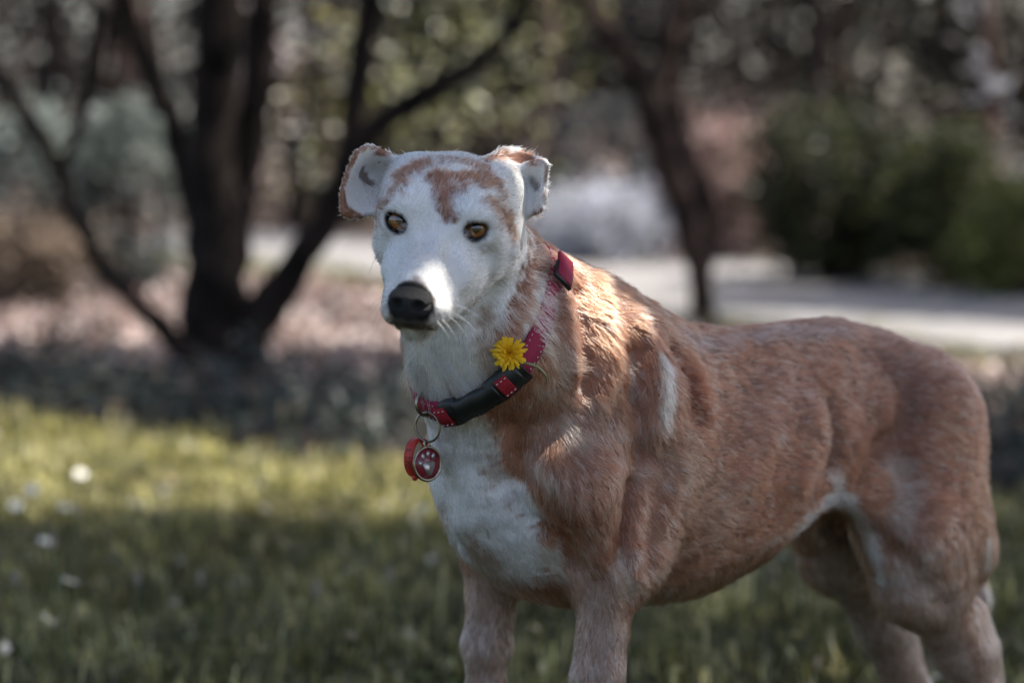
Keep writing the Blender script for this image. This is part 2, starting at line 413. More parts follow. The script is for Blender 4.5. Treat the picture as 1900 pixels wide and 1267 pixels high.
shrub('olive_shrub', 640, 120, 470, 130, [(.045, .044, .019), (.085, .078, .032), (.032, .028, .016)], 3600, 'olive shrub behind the leaning stems of the dark tree', seed=135, spread=.09, dep=15.0)
# far thicket of dull mauve-brown shrubs and trees, one by one
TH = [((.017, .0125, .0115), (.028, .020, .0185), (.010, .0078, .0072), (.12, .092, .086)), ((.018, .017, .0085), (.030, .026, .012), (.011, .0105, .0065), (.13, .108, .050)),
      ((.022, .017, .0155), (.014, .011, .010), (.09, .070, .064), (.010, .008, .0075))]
far = [(-420, 17.5, 0, 330, 3.2), (-120, 15.5, 0, 300, 2.7), (150, 18, 0, 300, 3.4), (330, 20.5, 2, 280, 3.6), (560, 17, 0, 260, 2.8), (760, 20, 1, 240, 3.3), (900, 16.5, 1, 200, 2.2), (1060, 21, 2, 250, 3.8),
       (1230, 17, 2, 210, 2.5), (1420, 19, 0, 250, 3.4), (1600, 16, 1, 230, 2.7), (1780, 20, 1, 260, 3.4), (1960, 16.5, 1, 240, 2.6), (2200, 18.5, 2, 320, 3.5), (2500, 17, 0, 330, 3.2),
       (-800, 17, 2, 380, 3.4), (-1250, 18, 1, 420, 3.5), (-1750, 18, 0, 450, 3.5), (2950, 18, 1, 400, 3.4), (3400, 18, 0, 430, 3.5)]
FAR_PLACE = ['far to the side past the silver shrubs', 'behind the end silver shrub', 'behind the gap between the two silver shrubs', 'rising behind the main stem of the dark tree', 'behind the leaning stems of the dark tree',
             'behind the hanging yellow-green branch', 'low in front of the thicket above the dog\'s head', 'tallest, behind the pale lavender-blue shrub', 'behind the kinked trunk', 'behind the near end of the dark evergreen',
             'just above the rounded dark evergreen', 'behind the bare dark branch', 'behind the yellow-green shrub', 'past the end of the shrub row', 'at the very end of the thicket',
             'well to the side beyond the silver shrubs', 'at the far side of the lawn past the silver shrubs', 'closing the thicket beyond the lawn', 'beyond the path tree', 'closing the thicket behind the path tree']
FAR_LAB = ['mauve-brown thicket shrub', 'dull olive thicket shrub', 'grey-brown thicket shrub']
for i, (px, d, kind, hw, ht) in enumerate(far):
    top = 633.5 - FPX * ((np.array([0, d, ht]) - CAM) @ C_U) / d
    shrub('thicket_shrub', px, top, 300, hw, TH[kind], 3400, FAR_LAB[kind] + ' ' + FAR_PLACE[i], weights=[.34, .26, .34, .06], size=(.07, .16), dep=d, seed=200 + i * 7, spread=.20, nclump=70, shell=.25, rad_y=.8, stems=3,
          mat=m_dry if kind == 0 else m_leaf, group='thicket behind the path')
# slim trunks standing in front of the thicket
for i, (px, d, w, lean) in enumerate([(70, 13.5, 40, 30), (245, 12.8, 34, -40), (545, 14.5, 30, 36), (1010, 14.2, 30, -28), (1480, 14.4, 34, 40), (1835, 13.5, 26, -60)]):
    g = at(px, 300, d); b = np.array([g[0], g[1], -.05]); tp = b + (lean / FPX * d, .2, 3.4)
    pts = np.array([b, b + (tp - b) * .35 + (.06, 0, 0), b + (tp - b) * .7 - (.05, 0, 0), tp]); wr = w / FPX * d * .5
    fk = pts[2]; ft = fk + np.array([-lean / FPX * d * 1.5, .1, 1.3])
    crP = clump_points(2600, tp + (0, 0, .3), (1.0, .8, .8), 26, .2, 300 + i)
    tree('slim_tree', tuple(b * (1, 1, 0)), [('trunk', pts, 0, [wr * 1.25, wr, wr * .8, wr * .4]), ('branch', np.array([fk, (fk + ft) / 2 + (.04, 0, 0), ft]), 0, [wr * .6, wr * .45, wr * .2])],
         leaf_quads(crP, rng.uniform(.06, .12, len(crP)), vary([(.08, .085, .035), (.12, .115, .05), (.09, .07, .055)], len(crP), 310 + i), seed=320 + i),
         'slim forked trunk ' + ['behind the end silver shrub', 'beside the second silver shrub', 'seen between the stems of the dark tree', 'behind the dog\'s folded white ear', 'rising behind the dark evergreen shrub', 'under the bare dark branch with leaves painted pale as highlights'][i], m_bark2 if i % 2 else m_bark, group='slim trees before the thicket')
# ---- hanging leafy sprays in the light: pale leaf tones painted in as sun highlights
def spray(name, px_pts, dep, wpx, n, cols, label, size, spread, seed, mat=None):
    P = np.array([at(p[0], p[1], dep) for p in px_pts]); Q = smooth_path(P, 14)
    e = empty(name, tuple(Q[0]))
    v, fl = tube(Q, np.linspace(wpx, wpx * .3, 14) * .5 / FPX * dep, 8); mesh_np('twig', v, fl, m_bark, e)
    r = np.random.default_rng(seed); k = r.integers(3, 14, n)
    L_ = Q[k] + r.normal(size=(n, 3)) * spread
    V, T, C = leaf_quads(L_, r.uniform(*size, n), vary(cols, n, seed + 1, .25), width=.5, seed=seed + 2)
    mesh_np('foliage', V, T, mat or m_leaf_gloss, e, smooth=False, attrs={'col': C})
    tag(e, label, 'branch')
    return e
YG = [(.22, .22, .07), (.30, .30, .12), (.16, .17, .05), (.45, .45, .32)]
spray('leafy_branch', [(1010, -260), (930, -60), (850, 70), (770, 180), (720, 260)], 9.2, 16, 260, YG, 'leafy branch of yellow-green leaves hanging above the bed', (.03, .06), .16, 401)
spray('leafy_branch', [(1120, -240), (1010, -40), (960, 80), (900, 170)], 10.5, 16, 240, YG, 'paler leafy branch hanging over the path beyond the dark tree', (.03, .06), .18, 405)
spray('leafy_branch', [(700, -200), (640, 20), (580, 200), (550, 300)], 9.6, 14, 170, [(.34, .31, .10), (.42, .42, .36), (.24, .20, .12)], 'sparse leafy twig between the stems of the dark tree', (.03, .055), .13, 409)
spray('leafy_branch', [(1700, -120), (1790, 110), (1860, 210), (1960, 330)], 9.0, 26, 44, [(.5, .44, .40), (.62, .58, .54), (.3, .24, .2)], 'bare dark branch with a few leaves painted pale as highlights above the shrubs', (.06, .10), .06, 413)
spray('leafy_branch', [(560, -160), (500, 60), (480, 200), (500, 330)], 9.9, 12, 110, [(.46, .40, .40), (.55, .5, .48), (.3, .24, .23)], 'thin twig of pinkish leaves behind the dark trunk', (.04, .06), .12, 417)

# ---- tree past the end of the path: only its shade reaches into view, across the path
r_ = np.random.default_rng(431); nS = 9000
sx, sy = r_.uniform(1330, 2300, nS), r_.uniform(0, 1, nS)
tgt = np.array([ground(x, 550 + (x - 1400) * .030 + y * (34 + (x - 1400) * .03)) for x, y in zip(sx, sy)])
crP = tgt + SUN_DIR * (r_.uniform(2.0, 3.2, nS) / SUN_DIR[2])[:, None] + r_.normal(0, .05, (nS, 3))
tb = np.array([4.6, 10.4, 0.])
tree('path_tree', tuple(tb), [('trunk', np.array([tb, tb + (-.1, 0, 1.2), tb + (-.4, -.1, 2.2), tb + (-1.2, -.3, 2.8)]), 0, [.16, .12, .09, .05]),
                              ('branch', np.array([tb + (-.4, -.1, 2.2), tb + (-.8, .3, 2.9), tb + (-1.6, .4, 3.2)]), 0, [.06, .04, .01])],
     leaf_quads(crP, r_.uniform(.06, .10, nS), vary([(.07, .085, .03), (.10, .11, .045)], nS, 432), up=((0, 0, 1), 1.), seed=433),
     'tree past the end of the path whose crown shades the paving', m_bark2)
FUR_GUIDES, FUR_CHILD = 66000, 9
# ------------------------------------------------------------------ the dog's pose
HEAD_YAW, HEAD_PIT, HEAD_ROL = 10.0, 8.5, 5.5
HEAD_POS = (-0.0608, 1.97, 0.694)
COLLAR_C = np.array([.097, .0306, .591]); COLLAR_N = np.array([.745, -.035, .666])
EARS = [
    # folded ear on the dog's right: rim, hollow, root; from top to tip
    [[(662, 284, 2.000), (683, 272, 2.020), (706, 280, 2.035), (738, 296, 2.045)],
     [(645, 320, 2.000), (664, 318, 2.035), (688, 326, 2.055), (722, 330, 2.050)],
     [(634, 362, 1.990), (652, 360, 2.015), (676, 364, 2.030), (704, 368, 2.035)],
     [(636, 396, 1.985), (650, 402, 1.992), (670, 401, 2.002), (694, 392, 2.015)]],
    # the dog's left ear: brown back of the root, then the white flap folded out
    [[(908, 294, 2.035), (936, 276, 2.050), (968, 285, 2.050), (1012, 299, 2.030)],
     [(918, 318, 2.025), (944, 312, 2.040), (975, 318, 2.040), (1012, 316, 2.030)],
     [(930, 340, 2.030), (950, 338, 2.035), (975, 345, 2.040), (1008, 340, 2.035)]],
    [[(950, 318, 2.035), (980, 306, 2.030), (1006, 299, 2.020), (1016, 306, 2.012)],
     [(955, 345, 2.035), (984, 342, 2.045), (1002, 339, 2.035), (1011, 342, 2.022)],
     [(957, 372, 2.035), (984, 369, 2.035), (1000, 365, 2.025), (1012, 367, 2.015)],
     [(965, 400, 2.030), (984, 397, 2.028), (995, 395, 2.020), (1001, 391, 2.018)]],
]
SUNSPOTS = [(790, 474, .003), (798, 500, .006), (812, 530, .007), (820, 560, .007), (815, 588, .006), (772, 500, .003), (838, 584, .006), (1066, 515, .006), (1095, 545, .013), (1130, 600, .016), (1170, 590, .011), (1085, 640, .006), (840, 300, .005), (760, 305, .004), (900, 340, .004),
            (990, 300, .010), (1012, 330, .008), (690, 278, .008), (752, 358, .005), (985, 495, .007), (935, 278, .006)]
# ================================================================== THE DOG
# body frame: x forward, y to the dog's left, z up, origin on the ground between the front paws
ALPHA = radians(40)
D_O = np.array([0.03, 2.17, 0.0])
D_F = np.array([-cos(ALPHA), -sin(ALPHA), 0]); D_L = np.array([sin(ALPHA), -cos(ALPHA), 0]); D_Z = np.array([0, 0, 1.])
RB = np.stack([D_F, D_L, D_Z], 1)            # body -> world
def b2w(P): return np.asarray(P) @ RB.T + D_O
def w2b(P): return (np.asarray(P) - D_O) @ RB
# head frame: x dog's left, y towards the nose, z up, origin midway between the eyes
def head_rot(yaw, pit, rol):
    cy, sy = cos(yaw), sin(yaw)
    f = np.array([-sy, -cy, 0]); l = np.array([cy, -sy, 0]); u = np.array([0, 0, 1.])
    f2 = f * cos(pit) - u * sin(pit); u2 = u * cos(pit) + f * sin(pit)
    l3 = l * cos(rol) - u2 * sin(rol); u3 = u2 * cos(rol) + l * sin(rol)
    return np.stack([l3, f2, u3], 1)
H_R = head_rot(radians(HEAD_YAW), radians(HEAD_PIT), radians(HEAD_ROL))
H_O = np.array(HEAD_POS); H_S = 1.02
def h2w(P): return np.asarray(P) * H_S @ H_R.T + H_O
def w2h(P): return (np.asarray(P) - H_O) @ H_R / H_S
HB_R = RB.T @ H_R; HB_O = w2b(H_O)
def b2h(P): return (P - HB_O) @ HB_R / H_S
def h2b(P): return np.asarray(P) * H_S @ HB_R.T + HB_O

# ---- signed distance primitives (points n,3)
def sd_cone(P, a, b, ra, rb):
    a = np.asarray(a, np.float32); b = np.asarray(b, np.float32)
    ba = b - a; l2 = ba @ ba
    t = np.clip((P - a) @ ba / l2, 0, 1)
    D = P - a - t[:, None] * ba
    return np.sqrt((D * D).sum(1)) - (ra + (rb - ra) * t)
def sd_ell(P, c, r, R=None):
    D = P - np.asarray(c, np.float32)
    if R is not None: D = D @ np.asarray(R, np.float32)
    r = np.asarray(r, np.float32)
    k0 = np.sqrt(((D / r) ** 2).sum(1)); k1 = np.sqrt(((D / (r * r)) ** 2).sum(1)) + 1e-9
    return np.where(k0 < .05, -r.min(), k0 * (k0 - 1) / k1)
def smin(a, b, k):
    h = np.clip(.5 + .5 * (b - a) / k, 0, 1)
    return b + (a - b) * h - k * h * (1 - h)
def smax(a, b, k): return -smin(-a, -b, k)
# torso: lofted cross-sections  x, top z, bottom z, half width
TORSO = np.array([
    (.098, .480, .435, .020), (.084, .525, .400, .048), (.062, .568, .370, .070), (.032, .600, .350, .086), (-.01, .626, .338, .098),
    (-.06, .632, .330, .106), (-.115, .606, .325, .111), (-.17, .588, .328, .112), (-.23, .580, .344, .107), (-.29, .579, .372, .093),
    (-.34, .580, .397, .079), (-.39, .578, .414, .070), (-.44, .566, .410, .076), (-.49, .541, .398, .076), (-.53, .505, .400, .060),
    (-.56, .465, .41, .040), (-.58, .44, .42, .02)])[::-1]
_tx = np.linspace(-.62, .16, 400)
_tk = np.exp(-np.linspace(-2, 2, 21) ** 2); _tk /= _tk.sum()
def _sm(y): return np.convolve(np.pad(np.interp(_tx, TORSO[:, 0], y), 10, mode='edge'), _tk, 'valid')
T_TOP, T_BOT, T_W = _sm(TORSO[:, 1]), _sm(TORSO[:, 2]), _sm(TORSO[:, 3])
def sd_torso(P):
    x = np.clip(P[:, 0], -.58, .098)
    zt, zb, w = np.interp(x, _tx, T_TOP), np.interp(x, _tx, T_BOT), np.interp(x, _tx, T_W)
    zc, h = (zt * .46 + zb * .54), (zt - zb) / 2
    h = np.where(P[:, 2] > zc, zt - zc, zc - zb)
    t = np.clip((P[:, 2] - zc) / h, 0, 1)
    w = w * (1 - .22 * t * t)
    dz = P[:, 2] - zc; y = P[:, 1]
    q = np.sqrt((y / w) ** 2 + (dz / h) ** 2) + 1e-6
    r = np.sqrt(y * y + dz * dz)
    d = np.where(r < 1e-4, -w, r * (1 - 1 / q))
    ex = P[:, 0] - x
    return np.where(np.abs(ex) > 0, np.sqrt(np.maximum(d, 0) ** 2 + ex ** 2), d)

OPS = []      # (op, fn(P,H), k, bbox lo, hi in body frame)
def add_cone(a, b, ra, rb, k=.03, op='u', head=False):
    a = np.array(a, float); b = np.array(b, float)
    wa, wb = (h2b(a), h2b(b)) if head else (a, b)
    m = max(ra, rb) + k
    OPS.append((op, (lambda P, H, a=a, b=b, ra=ra, rb=rb, hd=head: sd_cone(H if hd else P, a, b, ra, rb)), k, np.minimum(wa, wb) - m, np.maximum(wa, wb) + m))
def add_ell(c, r, R=None, k=.03, op='u', head=False):
    c = np.array(c, float); wc = h2b(c) if head else c
    m = max(r) * 1.05 + k
    OPS.append((op, (lambda P, H, c=c, r=r, R=R, hd=head: sd_ell(H if hd else P, c, r, R)), k, wc - m, wc + m))
def both(fn, *pts, **kw):
    """mirror over y (body) or x (head)"""
    ax = 0 if kw.get('head') else 1
    fn(*pts, **kw)
    q = []
    for p in pts:
        if isinstance(p, (tuple, list)) and len(p) == 3 and fn_pos(p, pts, fn):
            p = list(p); p[ax] = -p[ax]
        q.append(p)
    fn(*q, **kw)
def fn_pos(p, pts, fn):
    return p is pts[0] or (fn is add_cone and p is pts[1])

OPS.append(('u', lambda P, H: sd_torso(P), .03, np.array([-.65, -.17, .28]), np.array([.19, .17, .68])))
# neck
add_cone((-.06, 0, .535), (.02, .004, .562), .083, .086, .04)
add_cone((.02, .004, .555), COLLAR_C, .076, .062, .035)
add_cone(COLLAR_C, h2b((0, -.070, -.040)), .058, .050, .03)
add_cone((-.03, 0, .572), h2b((0, -.090, -.020)), .056, .041, .035)
# throat down to the breast bone
add_cone((.085, .012, .545), (.052, .0, .46), .044, .052, .04)
# shoulders, upper arms, front legs
for s in (1, -1):
    add_cone((-.055, s * .054, .583), (.028, s * .070, .475), .024, .031, .03)
    add_cone((.030, s * .070, .47), (-.016, s * .077, .395), .037, .036, .03)
    add_cone((-.075, s * .072, .53), (-.03, s * .079, .40), .030, .029, .04)       # triceps
    add_cone((-.008, s * .078, .395), (.004, s * .078, .29), .028, .0205, .022)
    add_cone((.004, s * .078, .29), (.006, s * .076, .16), .0200, .018, .015)
    add_ell((-.040, s * .084, .385), (.017, .015, .022), k=.015)                    # elbow
    add_ell((.006, s * .074, .150), (.023, .022, .026), k=.015)                     # carpus
    add_cone((.006, s * .074, .14), (.018, s * .074, .055), .019, .020, .015)
    add_ell((.032, s * .075, .026), (.042, .030, .024), k=.02)                     # paw
    for t in (-1.5, -.5, .5, 1.5):
        add_ell((.058 - abs(t) * .006, s * .075 + t * .0135, .018), (.019, .0085, .016), k=.006)
    # hindquarters
    dx = 0. if s > 0 else -.05
    add_cone((-.455, s * .042, .480), (-.445 + dx * .6, s * .066, .375), .066, .058, .04)
    add_cone((-.470, s * .042, .45), (-.495 + dx, s * .066, .340), .048, .042, .04)
    add_cone((-.33, s * .060, .44), (-.395 + dx * .7, s * .066, .375), .018, .024, .045)      # flank fold
    add_cone((-.415 + dx, s * .066, .370), (-.425 + dx, s * .074, .315), .038, .042, .035)
    add_cone((-.436 + dx, s * .076, .320), (-.498 + dx, s * .078, .235), .038, .026, .022)
    add_cone((-.497 + dx, s * .078, .235), (-.548 + dx, s * .078, .145), .025, .019, .018)
    add_cone((-.508 + dx, s * .078, .275), (-.562 + dx, s * .078, .150), .016, .011, .02)   # achilles
    add_cone((-.555 + dx, s * .078, .142), (-.540 + dx, s * .078, .045), .021, .019, .015)
    add_ell((-.518 + dx, s * .078, .025), (.045, .030, .023), k=.02)
    for t in (-1.5, -.5, .5, 1.5):
        add_ell((-.489 + dx - abs(t) * .006, s * .078 + t * .0135, .017), (.019, .0085, .015), k=.006)
add_cone((-.52, 0, .49), (-.58, 0, .40), .026, .018, .03)      # tail root
add_cone((-.58, 0, .40), (-.61, 0, .27), .018, .012, .02)
add_cone((-.61, 0, .27), (-.615, .0, .17), .012, .006, .01)
add_cone((-.37, 0, .412), (-.425, 0, .390), .014, .016, .02)    # sheath
# ---- head
HD = dict(head=True)
add_ell((0, -.060, .000), (.055, .068, .049), k=.02, **HD)
both(add_ell, (.028, -.022, .010), (.022, .032, .024), k=.012, **HD)      # brow
both(add_ell, (.042, -.052, -.021), (.018, .042, .029), k=.016, **HD)    # cheek
both(add_ell, (.036, -.062, .018), (.022, .042, .026), k=.015, **HD)     # temple
add_cone((0, -.025, -.022), (0, .060, -.038), .031, .0205, .018, **HD)     # muzzle
add_cone((0, .050, -.038), (0, .080, -.043), .0205, .0195, .01, **HD)
both(add_ell, (.0135, .062, -.050), (.0140, .029, .0160), k=.008, **HD)   # flews
both(add_ell, (.0180, .032, -.047), (.0140, .032, .0170), k=.009, **HD)
both(add_ell, (.0250, .004, -.034), (.0165, .030, .0190), k=.012, **HD)
add_cone((0, -.035, -.054), (0, .060, -.0665), .026, .0115, .012, **HD)  # lower jaw
both(add_cone, (.030, -.055, -.044), (.016, .03, -.058), .017, .009, k=.010, **HD)
add_cone((0, .03, -.0205), (0, .078, -.029), .012, .0115, .012, **HD)     # bridge
# mouth line
def mouth_line():
    out = []
    for f, z in zip(np.radians([0, 14, 28, 42, 54, 64, 71]), (-.0600, -.0620, -.0640, -.0655, -.0655, -.0645, -.0625)):
        d = np.array([sin(f), cos(f), 0]); o = np.array([0, .030, z]); t = np.linspace(.005, .075, 120)
        v = SDF(h2b(o + t[:, None] * d)); k = np.nonzero(v > 0)[0]
        out.append(o + d * (t[k[0]] if len(k) else .06))
    return out[::-1]
# eye sockets and lids
EYE = (.0325, .0010, .0025); EYE_R = .0132
EDIR = {}
for s in (1, -1):
    e = np.array(EYE) * (s, 1, 1)
    g = np.array([s * .34, .93, .05]) + 1.3 * w2h(CAM) / np.linalg.norm(w2h(CAM)); g /= np.linalg.norm(g)
    c = e - g * EYE_R * .80
    EDIR[s] = (c, g)
    add_ell(c + g * .001, (.0172, .0125, .0148), k=.008, **HD)
    lax = np.cross(g, [0, 0, 1.]); lax /= np.linalg.norm(lax); uax = np.cross(lax, g)
    tilt = -s * .18                                   # inner corner lower than the outer
    lax, uax = lax * cos(tilt) + uax * sin(tilt), uax * cos(tilt) - lax * sin(tilt)
    pts = []
    for t in np.linspace(0, 2 * pi, 17):
        w_, h_ = .0124, (.0104 if sin(t) > 0 else .0094)
        x_, z_ = w_ * cos(t), h_ * sin(t) * (1 - .25 * cos(t) ** 2)
        pts.append(c + lax * x_ + uax * z_ + g * (math.sqrt(EYE_R ** 2 - x_ * x_ * .8 - z_ * z_) + .0004))
    add_ell(c + g * .009, (.0124, .0105, .0102), R=np.stack([lax, g, uax], 1), k=.002, op='s', **HD)
    for i, (a, b) in enumerate(zip(pts[:-1], pts[1:])):
        t_ = .0017 if i < 8 else .0013
        add_cone(a, b, t_, t_, .003, **HD)
# ---- ears: thin sheets through control grids (pixel + distance to the camera -> points)
def ear_sheet(rows, n=28, r=.0024):
    G = np.array([[w2b(at(*p)) for p in row] for row in rows])
    A = np.stack([smooth_path(G[i], n) for i in range(len(G))])
    B = np.stack([smooth_path(A[:, j], n) for j in range(n)], 1)
    pts = B.reshape(-1, 3).astype(np.float32)
    def fn(P, H, pts=pts, r=r):
        out = np.empty(len(P), np.float32)
        for i in range(0, len(P), 20000):
            q = P[i:i + 20000].astype(np.float32)
            d2 = (q * q).sum(1)[:, None] + (pts * pts).sum(1)[None] - 2 * q @ pts.T
            out[i:i + 20000] = np.sqrt(np.maximum(d2.min(1), 0)) - r
        return out
    OPS.append(('u', fn, .008, pts.min(0) - .02, pts.max(0) + .02))
for rows in EARS: ear_sheet(rows)

def _sdf_chunk(P):
    H = b2h(P).astype(np.float32)
    d = np.full(len(P), .06, np.float32)
    lo_, hi_ = P.min(0), P.max(0)
    for op, fn, k, lo, hi in OPS:
        if (lo_ > hi).any() or (hi_ < lo).any(): continue
        m = np.nonzero(((P > lo) & (P < hi)).all(1))[0]
        if not len(m): continue
        v = fn(P[m], H[m])
        d[m] = smin(d[m], v, k) if op == 'u' else smax(d[m], -v, k)
    return d
def SDF(P):
    P = np.asarray(P, np.float32)
    key = np.floor(P / .06).astype(np.int64); key = (key[:, 0] * 64 + key[:, 1]) * 64 + key[:, 2]
    o = np.argsort(key, kind='stable'); cut = np.nonzero(np.diff(key[o]))[0] + 1
    out = np.empty(len(P), np.float32)
    for ix in np.split(o, cut): out[ix] = _sdf_chunk(P[ix])
    return out
MOUTH = mouth_line()
for a, b in zip(MOUTH[:-1], MOUTH[1:]):
    both(add_cone, tuple(a), tuple(b), .0021, .0021, k=.0025, op='s', **HD)
def surface_nets(SDF, lo, hi, h=.0026, B=6):
    lo = np.array(lo); hi = np.array(hi)
    nb = np.ceil((hi - lo) / (h * B)).astype(int)
    g = np.stack(np.meshgrid(*[np.arange(n) for n in nb], indexing='ij'), -1).reshape(-1, 3)
    cen = lo + (g + .5) * h * B
    dc = SDF(cen)
    act = g[np.abs(dc) < h * B * 1.25 + .004]
    D = np.full(nb * B + 1, .05, np.float32)
    inside = (dc < 0).reshape(nb)
    D[:-1, :-1, :-1] = np.where(np.repeat(np.repeat(np.repeat(inside, B, 0), B, 1), B, 2), -.05, .05)
    o = np.stack(np.meshgrid(*[np.arange(B + 1)] * 3, indexing='ij'), -1).reshape(-1, 3)
    for i in range(0, len(act), 4000):
        idx = (act[i:i + 4000, None] * B + o[None]).reshape(-1, 3)
        D[idx[:, 0], idx[:, 1], idx[:, 2]] = SDF(lo + idx * h)
    S = D < 0
    cell = np.zeros(np.array(D.shape) - 1, np.uint8)
    for c in range(8):
        a, b, e = c & 1, c >> 1 & 1, c >> 2 & 1
        cell += S[a:a + cell.shape[0], b:b + cell.shape[1], e:e + cell.shape[2]]
    mix = (cell > 0) & (cell < 8)
    ci = np.argwhere(mix)
    vid = np.full(cell.shape, -1, np.int32); vid[mix] = np.arange(len(ci))
    acc = np.zeros((len(ci), 3)); cnt = np.zeros(len(ci))
    for ax in range(3):
        for p in (0, 1):
            for q in (0, 1):
                o0 = [0, 0, 0]; others = [k for k in range(3) if k != ax]
                o0[others[0]] = p; o0[others[1]] = q
                o1 = list(o0); o1[ax] = 1
                i0 = ci + o0; i1 = ci + o1
                d0 = D[i0[:, 0], i0[:, 1], i0[:, 2]]; d1 = D[i1[:, 0], i1[:, 1], i1[:, 2]]
                m = (d0 < 0) != (d1 < 0)
                t = np.where(m, d0 / np.where(m, d0 - d1, 1), 0)
                acc[m] += (i0 + (i1 - i0) * t[:, None])[m]; cnt += m
    V = lo + acc / cnt[:, None] * h
    faces = []
    for ax in range(3):
        b, c = (ax + 1) % 3, (ax + 2) % 3
        sl0 = [slice(None)] * 3; sl1 = [slice(None)] * 3
        sl0[ax] = slice(0, -1); sl1[ax] = slice(1, None)
        e = np.argwhere(S[tuple(sl0)] != S[tuple(sl1)])
        e = e[(e[:, b] > 0) & (e[:, c] > 0) & (e[:, b] < cell.shape[b]) & (e[:, c] < cell.shape[c])]
        db = np.zeros(3, int); db[b] = 1; dc_ = np.zeros(3, int); dc_[c] = 1
        q = [vid[tuple((e - x).T)] for x in (db + dc_, dc_, 0 * db, db)]
        q = np.stack(q, -1)
        fl = ~S[tuple(e.T)]
        q[fl] = q[fl][:, ::-1]
        faces.append(q)
    Fq = np.concatenate(faces); Fq = Fq[(Fq >= 0).all(1)]
    return V, Fq
def vert_normals(V, Fq):
    fn = np.cross(V[Fq[:, 2]] - V[Fq[:, 0]], V[Fq[:, 3]] - V[Fq[:, 1]])
    n = np.zeros_like(V)
    for k in range(4): np.add.at(n, Fq[:, k], fn)
    return n / (np.linalg.norm(n, axis=1)[:, None] + 1e-12)
TET = np.array([(1, -1, -1), (-1, -1, 1), (-1, 1, -1), (1, 1, 1.)])
def sdf_step(P, e=.0008):
    f = [SDF(P + t * e) for t in TET]
    g = sum(t * v[:, None] for t, v in zip(TET, f)) / (4 * e)
    return P - np.clip(sum(f) / 4, -.003, .003)[:, None] * g / np.maximum((g * g).sum(1), .25)[:, None]
DV, DQ = surface_nets(SDF, [-.70, -.17, -.012], [.345, .225, .80])
DV = sdf_step(DV)
DN = vert_normals(DV, DQ)
DVW = b2w(DV)                                # world
print('dog verts', len(DV), 'quads', len(DQ))

# nose leather (head frame)
def nose_sdf(P):
    P = np.asarray(P, np.float32)
    d = sd_ell(P, (0, .0925, -.0385), (.0155, .0115, .0118))
    d = smin(d, sd_ell(P, (0, .0915, -.0465), (.0080, .0080, .0090)), .006)
    for s in (1, -1):
        d = smin(d, sd_ell(P, (s * .0098, .0945, -.0395), (.0070, .0095, .0092)), .004)
        d = smax(d, -sd_ell(P, (s * .0082, .1050, -.0395), (.0050, .0066, .0046)), .0022)
        d = smax(d, -sd_cone(P, (s * .0105, .1030, -.0400), (s * .0172, .0950, -.0385), .0022, .0012), .0016)
    d = smax(d, -sd_cone(P, (0, .1055, -.0390), (0, .1015, -.0560), .0010, .0012), .0016)
    return d + .00016 * np.sin(P[:, 0] * 5200 + 2 * np.sin(P[:, 2] * 3000)) * np.sin(P[:, 2] * 4700 + P[:, 1] * 3900)
NV, NQ = surface_nets(nose_sdf, [-.022, .078, -.060], [.022, .110, -.018], h=.0006, B=6)
# ================================================================== COAT: picked strokes on the skin
def smooth01(x): x = np.clip(x, 0, 1); return x * x * (3 - 2 * x)
_px, _py, _pd = project(DVW)
_wn = DN @ RB.T
_fc = ((CAM - DVW) * _wn).sum(1) > 0
_fi = np.nonzero(_fc)[0]
def pick(px, py, r=7):
    while True:
        m = _fi[(np.abs(_px[_fi] - px) < r) & (np.abs(_py[_fi] - py) < r)]
        if len(m): break
        r *= 1.8
    return m[np.argmin(_pd[m])]
def seg_dist(P, pts):
    pts = np.asarray(pts)
    if len(pts) == 1: return np.linalg.norm(P - pts[0], axis=1)
    d = np.full(len(P), 9.)
    for a, b in zip(pts[:-1], pts[1:]):
        ba = b - a; t = np.clip((P - a) @ ba / (ba @ ba + 1e-12), 0, 1)
        d = np.minimum(d, np.linalg.norm(P - a - t[:, None] * ba, axis=1))
    return d
def stroke_pts(px_pts): return DVW[[pick(*p) for p in px_pts]]

